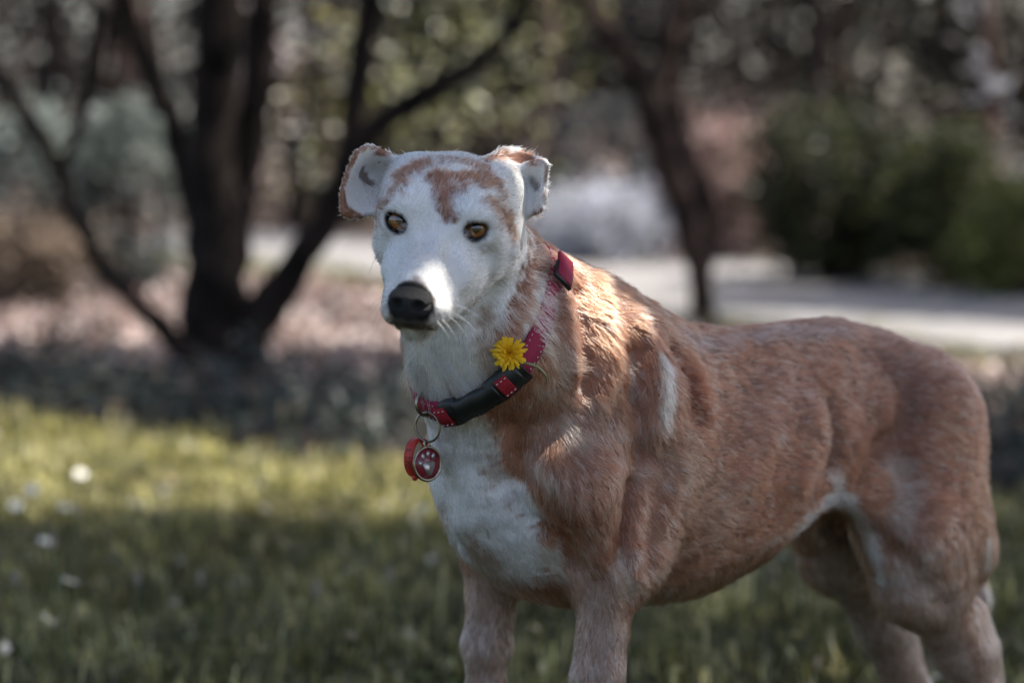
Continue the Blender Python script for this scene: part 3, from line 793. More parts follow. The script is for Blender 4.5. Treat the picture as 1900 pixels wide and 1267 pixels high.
# ---- folds of skin and muscle edges: + ridge, - groove   (pixels, width m, height m)
FOLDS = [
    ([(1076, 530), (1090, 600), (1096, 660), (1098, 720)], .011, -.0060),
    ([(1112, 515), (1134, 600), (1140, 680), (1122, 740)], .011, .0050),
    ([(1050, 560), (1058, 620), (1066, 690)], .010, .0040),
    ([(1186, 650), (1186, 720), (1198, 790), (1196, 850)], .012, -.0075),
    ([(1188, 590), (1216, 650), (1232, 720), (1228, 790)], .012, .0045),
    ([(1262, 640), (1290, 700), (1298, 780)], .016, -.0040),
    ([(1178, 890), (1170, 950), (1156, 1005), (1160, 1040)], .008, -.0085),
    ([(1120, 870), (1110, 940), (1115, 1010)], .018, .0050),
    ([(962, 800), (956, 850), (964, 890)], .010, -.0045),
    ([(1010, 850), (1045, 905), (1060, 950)], .016, .0045),
    ([(930, 900), (980, 960), (1030, 1000), (1060, 1050)], .012, -.0045),
    ([(1548, 750), (1562, 815), (1548, 865)], .012, -.0065),
    ([(1515, 770), (1522, 840), (1490, 900)], .018, .0045),
    ([(1672, 710), (1690, 785), (1640, 830), (1612, 900)], .018, -.0070),
    ([(1655, 730), (1640, 770)], .016, .0050),
    ([(1720, 850), (1740, 960), (1730, 1050)], .024, .0050),
    ([(1620, 1000), (1690, 1060), (1760, 1130)], .014, -.0040),
    ([(1400, 640), (1370, 760), (1340, 900)], .020, -.0010), ([(1340, 640), (1320, 760), (1290, 920)], .020, .0010),
    ([(1450, 650), (1430, 780), (1400, 900)], .020, .0010),
    ([(945, 470), (925, 540), (890, 600)], .010, -.0030),
    ([(848, 478), (862, 520), (868, 560)], .009, -.0036), ([(812, 566), (836, 580)], .009, .0020), ([(905, 456), (935, 470), (960, 468)], .009, .0022),
    ([(715, 380), (740, 372), (766, 384)], .006, .0010), ([(856, 398), (888, 392), (916, 404)], .006, .0010), ([(778, 424), (784, 452)], .006, -.0020), ([(842, 446), (838, 474)], .006, -.0020),
    ([(815, 330), (814, 395)], .010, -.0018), ([(742, 440), (730, 480), (722, 520)], .009, -.0020), ([(880, 455), (885, 475)], .006, -.0015),
    ([(1095, 1080), (1100, 1160), (1098, 1262)], .009, -.0022), ([(1140, 1070), (1146, 1150), (1140, 1262)], .009, .0022), ([(1180, 1040), (1192, 1075)], .010, .0050),
    ([(880, 1060), (886, 1150), (884, 1262)], .009, -.0022), ([(760, 380), (800, 420), (800, 470)], .010, -.0012), ([(925, 420), (945, 470), (930, 520)], .012, .0022),
    ([(905, 470), (900, 520), (870, 570)], .010, -.0020), ([(1235, 860), (1225, 960), (1205, 1060)], .014, -.0045), ([(1480, 620), (1500, 700), (1480, 780)], .020, -.0008),
]
disp = np.zeros(len(DV))
for pts, w, h in FOLDS:
    d = seg_dist(DVW, stroke_pts(pts))
    disp += 1.45 * h * np.exp(-(d / w) ** 2)
HV = w2h(DVW)                                        # head coordinates of every vertex
head_w = smooth01((HV[:, 1] + .135) / .03) * smooth01((.145 - np.linalg.norm(HV - (0, -.02, 0), axis=1)) / .03)
head_w = np.maximum(head_w, smooth01((HV[:, 2] + .01) / .02) * smooth01((HV[:, 1] + .125) / .02))
disp += (1 - head_w) * (.0016 * vnoise(DV, 9., 3) + .0010 * vnoise(DV, 22., 4))
DV = DV + DN * disp[:, None]
DN = vert_normals(DV, DQ); DVW = b2w(DV); WN = DN @ RB.T

# ---- coat colours (linear albedo)
RED = (.34, .140, .078); RUST = (.42, .165, .080); DARK = (.17, .075, .048); TAN = (.42, .245, .155); PINK = (.47, .31, .23)
CREAM = (.66, .58, .47); WHITE = (.87, .84, .79); GREY = (.36, .35, .35); BLACK = (.012, .011, .011)
nv = len(DV)
colr = np.tile(np.array(RED), (nv, 1)); roan = np.full(nv, .22)
def blend(w, c, r=None, strength=1.):
    global colr, roan
    w = np.clip(w * strength, 0, 1)
    colr = colr * (1 - w[:, None]) + np.array(c) * w[:, None]
    if r is not None: roan = roan * (1 - w) + r * w
edge = vnoise(DV, 30., 11) * .5 + vnoise(DV, 90., 12) * .5
X, Y, Z = DV.T
# whole-body pattern
blend(smooth01((-X - .20) / .25) * smooth01((Z - .45) / .1), (.285, .135, .095), .26)
blend(smooth01((.42 - Z) / .12 + edge * .3), TAN, .35, .75)
blend(smooth01((.36 - Z) / .05 + edge * .4) * smooth01((-.02 - X) / .05) * (X > -.40), TAN, .45, .5)
blend(smooth01((.345 - Z) / .06 + edge * .3) * (X > -.06), PINK, .5, .8)
blend(smooth01((.31 - Z) / .08 + edge * .3) * (X < -.35), PINK, .55, .85)
blend(smooth01((.052 - np.abs(Y - .0)) / .02 + edge * .5) * smooth01((X - .045) / .03) * smooth01((.60 - Z) / .05), WHITE, .0)     # bib
blend(smooth01((.35 - Z) / .02 + edge * .2) * (X > -.42) * (X < -.0) * smooth01((.05 - np.abs(Y)) / .02), CREAM, .3, .8)
blend(head_w, WHITE, .0)
# strokes: pixels, radius px, colour, roan, strength, softness
PAINT = [
    # trunk
    ([(1020, 760), (1060, 830), (1100, 800)], 70, (.29, .155, .10), .33, .8), ([(1040, 900), (1100, 960)], 50, (.28, .125, .078), .3, .7),
    ([(1120, 860), (1150, 930), (1120, 1010)], 38, RED, .25, .8), ([(1110, 540), (1150, 600), (1130, 700)], 42, RUST, .15, .9),
    ([(1230, 640), (1300, 690), (1310, 760)], 34, (.23, .075, .04), .10, .9), ([(1228, 660), (1240, 700), (1236, 765)], 14, CREAM, .3, .75),
    ([(1186, 660), (1190, 730)], 13, (.26, .22, .20), .4, .7), ([(1200, 800), (1195, 880)], 16, (.30, .20, .15), .45, .6),
    ([(1280, 620), (1420, 612), (1560, 606)], 26, (.27, .18, .165), .5, .8), ([(1100, 500), (1180, 570), (1240, 608)], 14, (.24, .10, .06), .15, .8),
    ([(1260, 860), (1340, 960), (1250, 1050)], 60, TAN, .35, .55), ([(1400, 760), (1480, 700)], 60, (.27, .13, .095), .32, .6),
    ([(1540, 800), (1560, 850), (1600, 840)], 30, (.20, .085, .045), .12, .75), ([(1650, 690), (1690, 750)], 36, (.22, .095, .06), .2, .6),
    ([(1490, 980), (1540, 930), (1570, 935)], 20, (.74, .70, .65), .15, .8), ([(1552, 890), (1562, 930)], 14, (.70, .64, .58), .3, .7), ([(1560, 930), (1595, 975), (1612, 1020), (1630, 1080)], 15, (.72, .68, .63), .2, .75),
    ([(1665, 860), (1690, 910), (1680, 950)], 24, (.50, .42, .34), .5, .6), ([(1620, 880), (1625, 950)], 14, RUST, .2, .7),
    ([(1760, 780), (1810, 860), (1820, 950)], 40, (.34, .15, .08), .2, .7), ([(1700, 1060), (1760, 1150), (1790, 1230)], 45, PINK, .6, .8),
    ([(1650, 1080), (1700, 1190)], 16, (.52, .44, .37), .4, .65), ([(1842, 1000), (1838, 1050), (1830, 1100)], 9, CREAM, .3, .85),
    ([(1800, 1150), (1830, 1230)], 18, RED, .3, .6), ([(1540, 1040), (1570, 1120), (1600, 1200)], 40, (.40, .33, .27), .35, .85),
    ([(1535, 985), (1560, 1000)], 16, (.06, .05, .045), .1, .9),
    ([(1220, 1110), (1320, 1075), (1420, 1018), (1470, 990)], 9, (.50, .40, .32), .4, .6),
    # neck and breast
    ([(1000, 430), (992, 500), (968, 580), (938, 650)], 26, RED, .15, .95), ([(1005, 560), (985, 600)], 20, CREAM, .5, .5),
    ([(1010, 500), (1050, 500)], 16, (.26, .15, .11), .3, .7),
    ([(760, 640), (800, 680), (840, 700), (880, 690)], 34, (.78, .74, .64), .1, 1.), ([(915, 575), (900, 640), (905, 700)], 18, (.42, .29, .20), .4, .75),  # last stroke: brown neck patch with under-jaw shade painted in
    ([(1025, 640), (1045, 690), (1010, 720)], 20, (.55, .42, .31), .3, .8), ([(1084, 640), (1082, 730)], 9, WHITE, .2, .8),
    ([(1060, 790), (1080, 810)], 16, CREAM, .5, .5), ([(960, 800), (955, 880)], 14, RUST, .2, .7), ([(1000, 850), (1015, 890)], 14, CREAM, .5, .5),
    ([(820, 790), (850, 850), (880, 930), (930, 1000), (975, 1045)], 46, WHITE, .0, 1.), ([(880, 780), (890, 840)], 24, WHITE, .0, .95),
    ([(930, 900), (985, 955)], 22, WHITE, .1, .85), ([(800, 960), (822, 1010)], 14, PINK, .5, .8),
    ([(1000, 1030), (1040, 1070)], 18, CREAM, .4, .7),
    ([(880, 1040), (900, 1120), (895, 1260)], 60, (.38, .26, .20), .4, .8),
    ([(1120, 1100), (1120, 1260)], 62, (.40, .255, .19), .4, .85), ([(1095, 1000), (1100, 1060)], 24, (.33, .15, .09), .35, .75),
    ([(1165, 1040), (1172, 1100)], 12, CREAM, .6, .7),
    # head
    ([(800, 318), (813, 340), (824, 368), (828, 396)], 17, (.29, .125, .07), .22, 1.), ([(846, 326), (880, 322), (912, 330)], 27, (.42, .18, .095), .30, 1.),
    ([(832, 356), (856, 346)], 17, (.30, .13, .08), .25, .95),
    ([(790, 296), (762, 302), (745, 316), (728, 335)], 22, RUST, .35, .95), ([(905, 318), (930, 335), (940, 360)], 16, (.46, .26, .17), .45, .7), ([(790, 288), (812, 287), (845, 288), (898, 304)], 15, (.48, .24, .16), .45, .92),
    ([(744, 322), (728, 345), (708, 372), (694, 398), (692, 414)], 17, (.38, .19, .11), .28, 1.),
    ([(914, 370), (932, 392), (946, 415), (954, 440)], 20, (.36, .19, .115), .32, 1.), ([(965, 440), (975, 470)], 12, (.42, .30, .23), .5, .6),
    ([(985, 420), (990, 450)], 12, (.34, .18, .11), .4, .8),
    ([(912, 292), (935, 277), (965, 285), (992, 293)], 11, RUST, .15, .95), ([(940, 296), (950, 302)], 9, (.16, .09, .075), .2, .8),
    ([(1000, 396), (992, 405)], 9, RED, .3, .8), ([(1000, 300), (1016, 304), (1014, 340), (1014, 372)], 4, (.45, .28, .19), .3, .75),
    ([(640, 370), (650, 397), (672, 395)], 15, (.30, .15, .075), .1, .95), ([(662, 284), (648, 312), (640, 345), (634, 385)], 7, (.36, .18, .10), .15, .95), ([(672, 276), (690, 274), (712, 282)], 5, (.42, .22, .13), .3, .8),
    ([(704, 284), (722, 279)], 8, RUST, .3, .85), ([(676, 328), (688, 334)], 12, (.10, .085, .085), .2, .7),
    ([(985, 338), (990, 346)], 9, (.16, .14, .135), .3, .6),
    ([(781, 512), (786, 522)], 9, (.30, .29, .30), .3, .75), ([(735, 593), (765, 602), (796, 597)], 11, (.10, .09, .09), .2, .9),
    ([(722, 590), (740, 606)], 8, (.25, .24, .24), .4, .6), ([(812, 585), (822, 592)], 9, (.40, .40, .41), .4, .6),
    ([(695, 440), (699, 490), (706, 535)], 5, (.42, .33, .25), .3, .9),
    ([(770, 622), (800, 625)], 6, (.30, .27, .22), .4, .6),
]
for pts, rpx, c, r, st in PAINT:
    sp_ = stroke_pts(pts); depth = np.linalg.norm(sp_[0] - CAM); rad = rpx / FPX * depth
    d = seg_dist(DVW, sp_)
    blend(smooth01((rad * 1.5 - d + edge * rad * 1.0) / (rad * 1.05)), c, r, st)
# dark rims: eyes, mouth, under the nose leather
for s in (1, -1):
    c, g = EDIR[s]
    d = np.linalg.norm(HV - (c + g * .008 + np.array([-s * .0022, 0, .0012])), axis=1)
    blend(smooth01((.0146 - d) / .0028 + edge * .2), BLACK, 0.)
    d = seg_dist(HV, np.array([(s * .020, .003, -.006), (s * .0155, .008, -.011)]))
    blend(smooth01((.0055 - d) / .004 + edge * .5), (.05, .05, .05), .15, .8)
    q = c + g * .0125; d = seg_dist(HV, np.array([q + (s * -.006, -.001, .0115), q + (s * .002, -.002, .0122), q + (s * .009, -.005, .0095)]))
    blend(smooth01((.0022 - d) / .0012), (.62, .55, .52), 0., .9)                 # pale upper lid
md = np.minimum(seg_dist(HV, np.array(MOUTH)), seg_dist(HV, np.array(MOUTH) * (-1, 1, 1)))
blend(smooth01((.0048 - md) / .002), BLACK, 0.)
nd = np.linalg.norm((HV - (0, .0925, -.0405)) / (.0170, .02, .0165), axis=1)
blend(smooth01((1.12 - nd) / .12), BLACK, 0.)
blend(smooth01((1.25 - np.linalg.norm((HV - (0, .086, -.0575)) / (.017, .016, .0085), axis=1)) / .45 + edge * .3), (.07, .065, .065), .15, .92)
dk = colr.mean(1); bw = (smooth01((.50 - dk) / .12) * smooth01((dk - .05) / .05))[:, None]; colr = colr * (1 - bw * (1 - np.array([.70, .58, .54])))
bare = np.maximum.reduce([smooth01((1.06 - nd) / .06), smooth01((.0034 - md) / .001)])
for s in (1, -1):
    c, g = EDIR[s]; bare = np.maximum(bare, smooth01((.0150 - np.linalg.norm(HV - (c + g * .008) + np.array([s * .0012, 0, 0]), axis=1)) / .001))

# ---- fur length (m)
flen = np.full(nv, .0145)
def setlen(w, v):
    global flen
    w = np.clip(w, 0, 1); flen = flen * (1 - w) + v * w
setlen(smooth01((X + .10) / .06) * smooth01((Z - .42) / .06), .0150)             # neck and shoulder
setlen(smooth01((X - .04) / .03) * smooth01((Z - .38) / .05), .0150)
setlen(smooth01((.36 - Z) / .05) * (np.abs(Y) > .045), .0095)
setlen(smooth01((.345 - Z) / .02) * (np.abs(Y) < .04) * (X < -.05), .020)
setlen(smooth01((-.50 - X) / .03) * smooth01((.36 - Z) / .06) * smooth01((Z - .20) / .05), .022)
setlen(head_w, .0078)
setlen(head_w * smooth01((HV[:, 1] - .0) / .03), .0052)
setlen(head_w * smooth01((HV[:, 1] - .055) / .02) * smooth01((HV[:, 2] + .066) / .01), .0036)
setlen(smooth01((HV[:, 1] + .02) / -.03) * smooth01((-.045 - HV[:, 2]) / .015) * head_w, .0130)
setlen(smooth01((np.abs(HV[:, 0]) - .054) / .006) * smooth01((HV[:, 2] + .03) / .01) * head_w, .0024)
for pts, rpx, v in [([(1470, 985), (1545, 935), (1600, 985)], 24, .026), ([(1838, 1000), (1832, 1100)], 14, .024), ([(1020, 640), (1050, 700)], 30, .020), ([(800, 680), (860, 700)], 40, .020),
                    ([(1060, 490), (1120, 520), (1180, 570)], 24, .018), ([(762, 670), (790, 700), (830, 712)], 26, .042), ([(1010, 480), (1000, 560), (985, 610)], 24, .028), ([(765, 625), (800, 628)], 14, .018), ([(695, 330), (690, 350), (695, 380)], 12, .008), ([(990, 395), (1000, 350)], 12, .008), ([(820, 800), (860, 900), (960, 1030)], 60, .015), ([(790, 880), (800, 960)], 24, .010)]:
    sp_ = stroke_pts(pts); rad = rpx / FPX * 2.1
    setlen(smooth01((rad * 1.4 - seg_dist(DVW, sp_)) / (rad * .8)), v)

flen = np.where(flen > .006, .006 + (flen - .006) * .55, flen)
# ---- lie of the fur (body frame directions)
def const(v): v = np.array(v, float); return np.tile(v / np.linalg.norm(v), (nv, 1))
flow = const((-1, 0, -.38))
def mixflow(w, v):
    global flow
    flow = flow * (1 - w[:, None]) + v * w[:, None]
mixflow(smooth01((X + .12) / .12) * smooth01((Z - .36) / .05), const((-.62, 0, -.80)))
mixflow(smooth01((X - .05) / .03) * smooth01((.60 - Z) / .04), const((-.05, 0, -1)))
mixflow(smooth01((.40 - Z) / .06) * (np.abs(Y) > .03), const((-.12, 0, -1)))
mixflow(smooth01((.40 - Z) / .06) * (X < -.34), const((-.35, 0, -1)))
hback = (np.array([0, -1, .12]) @ HB_R.T)
mixflow(head_w, np.tile(hback, (nv, 1)))
hs = np.sign(HV[:, 0])[:, None] * (np.array([1., 0, 0]) @ HB_R.T)
mixflow(head_w * smooth01((np.abs(HV[:, 0]) - .012) / .03) * .45, hs)
hd = np.array([0, -.5, -1]) @ HB_R.T
mixflow(head_w * smooth01((-.030 - HV[:, 2]) / .03) * .7, np.tile(hd, (nv, 1)))
COMB = [  # strokes that steer the coat locally: pixels, radius px, strength
    ([(860, 790), (850, 860), (880, 940), (950, 1020)], 50, .8), ([(1230, 640), (1225, 700), (1200, 800)], 30, .6), ([(1030, 640), (1060, 680), (1090, 650)], 30, .6),
    ([(1545, 900), (1530, 960), (1500, 990)], 24, .7), ([(1575, 930), (1610, 1000), (1640, 1080)], 22, .8), ([(780, 640), (815, 680), (870, 720)], 40, .5),
    ([(700, 380), (690, 350), (680, 330)], 16, .7), ([(960, 330), (990, 310), (1018, 300)], 16, .6), ([(965, 350), (990, 370), (1003, 398)], 14, .6),
    ([(1120, 760), (1150, 850), (1130, 980)], 40, .6), ([(1000, 760), (1030, 850), (1050, 960)], 40, .5),
]
for pts, rpx, st in COMB:
    sp_ = stroke_pts(pts); rad = rpx / FPX * 2.1
    spb = w2b(sp_)
    for a, b in zip(spb[:-1], spb[1:]):
        w = st * np.exp(-(seg_dist(DV, np.array([a, b])) / rad) ** 2)
        mixflow(np.clip(w, 0, 1), np.tile((b - a) / np.linalg.norm(b - a), (nv, 1)))
flow -= DN * (flow * DN).sum(1)[:, None]
fl_n = np.linalg.norm(flow, axis=1)[:, None]
flow /= fl_n + 1e-6

# ---- the body mesh
m_skin = attr_material('dog_skin', 'col', rough=.75, spec=.15)
skin_col = np.where((roan > .12)[:, None], colr * (1 - roan[:, None] * .5) + np.array(CREAM) * roan[:, None] * .5, colr)
dog = empty('dog', tuple(D_O))
tag(dog, 'rust and white short-haired dog standing on the lawn with its head turned to look out', 'dog')
body = mesh_np('body', DVW, DQ, m_skin, dog, attrs={'col': skin_col * .6})  # skin colour darkened to paint in shade beneath the fur

# ---- fur as hair curves
def make_fur():
    tri = np.concatenate([DQ[:, [0, 1, 2]], DQ[:, [0, 2, 3]]])
    a, b, c = DVW[tri[:, 0]], DVW[tri[:, 1]], DVW[tri[:, 2]]
    area = np.linalg.norm(np.cross(b - a, c - a), axis=1) / 2
    cen = (a + b + c) / 3
    cn = WN[tri[:, 0]]
    view = CAM - cen; view /= np.linalg.norm(view, axis=1)[:, None]
    facing = (view * cn).sum(1)
    dens = np.where(facing > -.25, 1., .30)
    fl_ = flen[tri[:, 0]]
    dens = dens * np.clip(.0110 / fl_, .8, 2.8) ** 1.1
    dens *= 1 - bare[tri[:, 0]]
    # collar strap presses the coat flat
    ct = w2b(cen); pl = (ct - COLLAR_C) @ (COLLAR_N / np.linalg.norm(COLLAR_N))
    nape = np.clip(((ct - COLLAR_C) / (np.linalg.norm(ct - COLLAR_C, axis=1)[:, None] + 1e-9) @ (np.array([.75, .1, .65]) / np.linalg.norm([.75, .1, .65]) @ RB) - .1) / .5, 0, 1)
    dens[(np.abs(pl) < .0105 - .010 * nape) & (np.linalg.norm(ct - COLLAR_C, axis=1) < .10)] = 0
    dens[cen[:, 2] < .09] *= .4
    w = area * dens
    nG = FUR_GUIDES
    idx = np.searchsorted(np.cumsum(w) / w.sum(), rng.random(nG)); idx = np.minimum(idx, len(tri) - 1)
    r1, r2 = np.sqrt(rng.random(nG)), rng.random(nG)
    bc = np.stack([1 - r1, r1 * (1 - r2), r1 * r2], 1)[:, :, None]
    T = tri[idx]
    def ip(A): A = A if A.ndim == 2 else A[:, None]; return (A[T] * bc).sum(1)
    P, Nn, Fl = ip(DVW), ip(WN), ip(flow @ RB.T)
    C, Ro, Ln = ip(colr), ip(roan)[:, 0], ip(flen)[:, 0]
    Nn /= np.linalg.norm(Nn, axis=1)[:, None]
    pb = w2b(P)
    sd = np.cross(Nn, Fl)
    ang = .28 * vnoise(pb, 24., 21) + .13 * rng.normal(size=nG) + .20 * vnoise(pb, 75., 22)
    Fl = Fl * np.cos(ang)[:, None] + sd * np.sin(ang)[:, None]; Fl /= np.linalg.norm(Fl, axis=1)[:, None] + 1e-9
    sd = np.cross(Nn, Fl)
    K = FUR_CHILD
    def rp(A): return np.repeat(A, K, 0)
    n = nG * K
    Lh = rp(Ln) * np.exp(rng.normal(0, .22, n)) * (1 + .12 * rp(vnoise(pb, 40., 23)))
    Lh = np.clip(Lh, .002, .04)
    spread = rp(np.clip(Ln * .20, .0008, .0036))
    ou, ov = rng.normal(size=n) * spread, rng.normal(size=n) * spread
    P, Nn, Fl, sd = rp(P), rp(Nn), rp(Fl), rp(sd)
    root = P + Fl * ou[:, None] + sd * ov[:, None] - Nn * .0006
    lift = np.clip(.27 + .08 * rng.normal(size=n) + .06 * rp(vnoise(pb, 50., 24)), .07, .8)
    curl = rng.normal(0, .11, n)
    NP = 5
    pts = np.empty((n, NP, 3), np.float32)
    for k in range(NP):
        s = k / (NP - 1)
        up_ = lift * (s - .52 * s * s)
        pts[:, k] = root + Lh[:, None] * (s * Fl + up_[:, None] * Nn + (curl * s * s)[:, None] * sd) - (sd * (ov * .55 * s)[:, None])
    # colour
    C0m = C.mean(1)
    isw = rp(rng.random(nG) < Ro * .38) | (rng.random(n) < rp(Ro) * .22)
    C = rp(C * np.exp((rng.normal(0, .20, nG) + .30 * vnoise(pb, 110., 25)) * np.where(C.mean(1) < .42, 1., .35))[:, None]) * np.exp(rng.normal(0, .14, n))[:, None]
    lum = C.mean(1, keepdims=True)
    wh = np.array([.52, .43, .37]) * np.exp(rng.normal(0, .10, n))[:, None]
    C = np.where(isw[:, None] & (lum < .42), C * .25 + wh * .75, C)
    gy = rp((rng.random(nG) < .16) & (C0m > .6)) | ((rng.random(n) < .10) & rp(C0m > .6))
    C = np.where(gy[:, None], C * np.array([.50, .49, .49]), C)
    C = np.clip(C, .004, .90)
    cu = bpy.data.hair_curves.new('fur')
    cu.add_curves([NP] * n)
    cu.points.foreach_set('position', pts.reshape(-1))
    prof = np.array([1., .95, .8, .55, .15], np.float32)
    rad = (np.clip(.00021 * (rp(Ln) / .013) ** .5, .00011, .00025)[:, None] * prof).astype(np.float32)
    cu.points.foreach_set('radius', rad.reshape(-1))
    at_ = cu.attributes.new('col', 'FLOAT_COLOR', 'CURVE')
    cc = np.ones((n, 4), np.float32); cc[:, :3] = C
    at_.data.foreach_set('color', cc.reshape(-1))
    m = bpy.data.materials.new('dog_fur'); m.use_nodes = True
    nt = m.node_tree; nt.nodes.remove(nt.nodes['Principled BSDF'])
    h = nt.nodes.new('ShaderNodeBsdfHairPrincipled'); h.parametrization = 'COLOR'
    h.inputs['Roughness'].default_value = .38; h.inputs['Radial Roughness'].default_value = .55
    h.inputs['Random Roughness'].default_value = .2
    a_ = nt.nodes.new('ShaderNodeAttribute'); a_.attribute_name = 'col'
    nt.links.new(a_.outputs['Color'], h.inputs['Color'])
    nt.links.new(h.outputs[0], nt.nodes['Material Output'].inputs['Surface'])
    cu.materials.append(m)
    o = bpy.data.objects.new('fur', cu)
    link(o, dog); tag(o, kind='stuff')
    print('hairs', n)
make_fur()
# ================================================================== eyes, nose, whiskers
m_nose = noisy(material('nose_leather', rough=.55, spec=.4), (.014, .013, .013), (.042, .039, .039), 500, 4, bump=.9, bump_scale=1500)
mesh_np('nose', h2w(NV), NQ, m_nose, dog)
def eye_material():
    m = material('amber_eye', rough=.06, spec=.6)
    tc = N(m, 'ShaderNodeTexCoord'); sep = N(m, 'ShaderNodeSeparateXYZ'); L(m, tc.outputs['Object'], sep.inputs[0])
    # radial distance from the gaze axis, 0..1 over the eyeball radius
    ln = N(m, 'ShaderNodeVectorMath', operation='LENGTH'); cb = N(m, 'ShaderNodeCombineXYZ')
    L(m, sep.outputs['X'], cb.inputs[0]); L(m, sep.outputs['Y'], cb.inputs[1]); L(m, cb.outputs[0], ln.inputs[0])
    dv = N(m, 'ShaderNodeMath', operation='DIVIDE'); dv.inputs[1].default_value = EYE_R; L(m, ln.outputs['Value'], dv.inputs[0])
    nz = N(m, 'ShaderNodeTexNoise'); nz.inputs['Scale'].default_value = 700; L(m, tc.outputs['Object'], nz.inputs['Vector'])
    ad = N(m, 'ShaderNodeMath', operation='MULTIPLY_ADD'); ad.inputs[1].default_value = .05; L(m, nz.outputs['Fac'], ad.inputs[0]); L(m, dv.outputs[0], ad.inputs[2])
    cr = N(m, 'ShaderNodeValToRGB'); e = cr.color_ramp.elements
    e[0].position = .30; e[0].color = (.002, .002, .002, 1); e[1].position = .35; e[1].color = (.16, .062, .016, 1)
    for p, c in ((.48, (.20, .080, .020)), (.62, (.15, .056, .014)), (.71, (.030, .012, .006)), (.80, (.012, .008, .007))):
        q = e.new(p); q.color = (*c, 1)
    L(m, ad.outputs[0], cr.inputs[0]); L(m, cr.outputs[0], bsdf(m).inputs['Base Color'])
    bsdf(m).inputs['Coat Weight'].default_value = 1.; bsdf(m).inputs['Coat Roughness'].default_value = .02
    return m
m_eye = eye_material()
bm = bmesh.new(); bmesh.ops.create_uvsphere(bm, u_segments=40, v_segments=28, radius=EYE_R)
for f in bm.faces: f.smooth = True
me_eye = bpy.data.meshes.new('eye'); bm.to_mesh(me_eye); bm.free(); me_eye.materials.append(m_eye)
for s in (1, -1):
    c = h2w(EDIR[s][0]); g = CAM - c
    o = bpy.data.objects.new('eye', me_eye); link(o, dog)
    o.location = c; o.rotation_euler = Vector(g).to_track_quat('Z', 'Y').to_euler()
m_whisk = material('pale_whisker', (.8, .78, .74), .35); m_whisk2 = material('dark_whisker', (.06, .05, .045), .4)
def whisker(a, b, bend, mat, r=.00028):
    i = pick(*a); p0 = b2w(DV[i]); d0 = np.linalg.norm(p0 - CAM); dep = (p0 - CAM) @ C_F
    p1 = at(b[0], b[1], dep - .008); mid = (p0 + p1) / 2 + C_U * bend - C_F * .004
    v, fl = tube(smooth_path(np.array([p0, mid, p1]), 9), np.linspace(r, r * .35, 9), 5)
    mesh_np('whisker', v, fl, mat, dog)
for a, b, bd in [((846, 566), (908, 606), .003), ((840, 580), (884, 616), .002), ((838, 588), (894, 622), .003), ((832, 590), (868, 626), .002), ((822, 596), (850, 634), .002), ((812, 600), (836, 630), .001), ((845, 590), (892, 584), -.001)]:
    whisker(a, b, bd, m_whisk)
for a, b, bd in [((712, 550), (683, 590), .003), ((712, 560), (690, 606), .003), ((712, 572), (698, 616), .002), ((714, 545), (680, 578), .003), ((700, 468), (683, 512), .002)]:
    whisker(a, b, bd, m_whisk2, .00020)

# ================================================================== the collar
cn = COLLAR_N / np.linalg.norm(COLLAR_N); ca = np.cross(cn, [0, 0, 1.]); ca /= np.linalg.norm(ca); cb = np.cross(cn, ca)
NTH = 360; TH_ = np.linspace(0, 2 * pi, NTH, endpoint=False)
CDIR = np.cos(TH_)[:, None] * ca + np.sin(TH_)[:, None] * cb
def ring_radius(off):
    r = np.full(NTH, .03)
    for _ in range(60):
        d = SDF(COLLAR_C + cn * off + CDIR * r[:, None]); r = np.clip(r - np.minimum(d, .004) * .8, .02, .13)
    k = np.ones(31) / 31
    return np.convolve(np.concatenate([r[-15:], r, r[:15]]), k, 'valid')
R_OFF = np.array([-.013, 0, .013]); R_TAB = np.stack([ring_radius(o) for o in R_OFF])
SINK = .0092
def w2b_dir(v): v = v / np.linalg.norm(v); return v @ RB
def ring_pt(th, off, lift):
    """body-frame point on the collar: angle, offset across the strap, height above the coat's base"""
    i = np.asarray(th) / (2 * pi) * NTH
    r = np.stack([np.interp(i, np.arange(-NTH, 2 * NTH), np.tile(t, 3)) for t in R_TAB])
    w = np.clip((np.asarray(off) + .013) / .026, 0, 1) * 2
    rr = np.where(w < 1, r[0] * (1 - w) + r[1] * w, r[1] * (2 - w) + r[2] * (w - 1))
    d = np.cos(th)[..., None] * ca + np.sin(th)[..., None] * cb
    lift = lift - SINK * np.clip((d @ w2b_dir(np.array([.75, .1, .65])) - .1) / .5, 0, 1)      # bedded into the coat at the nape
    lift = lift - .006 * np.clip((d @ w2b_dir(np.array([-.9, -.1, -.1])) - .55) / .3, 0, 1)
    return COLLAR_C + cn * np.asarray(off)[..., None] + d * (rr + lift)[..., None]
_rp = b2w(ring_pt(TH_, np.zeros(NTH), .006)); _rx, _ry, _rd = project(_rp)
_front = ((_rp - b2w(COLLAR_C)) @ (CAM - b2w(COLLAR_C))) > -.001
def th_at(px, py):
    d = (_rx - px) ** 2 + (_ry - py) ** 2 + np.where(_front, 0, 1e7); return TH_[np.argmin(d)]
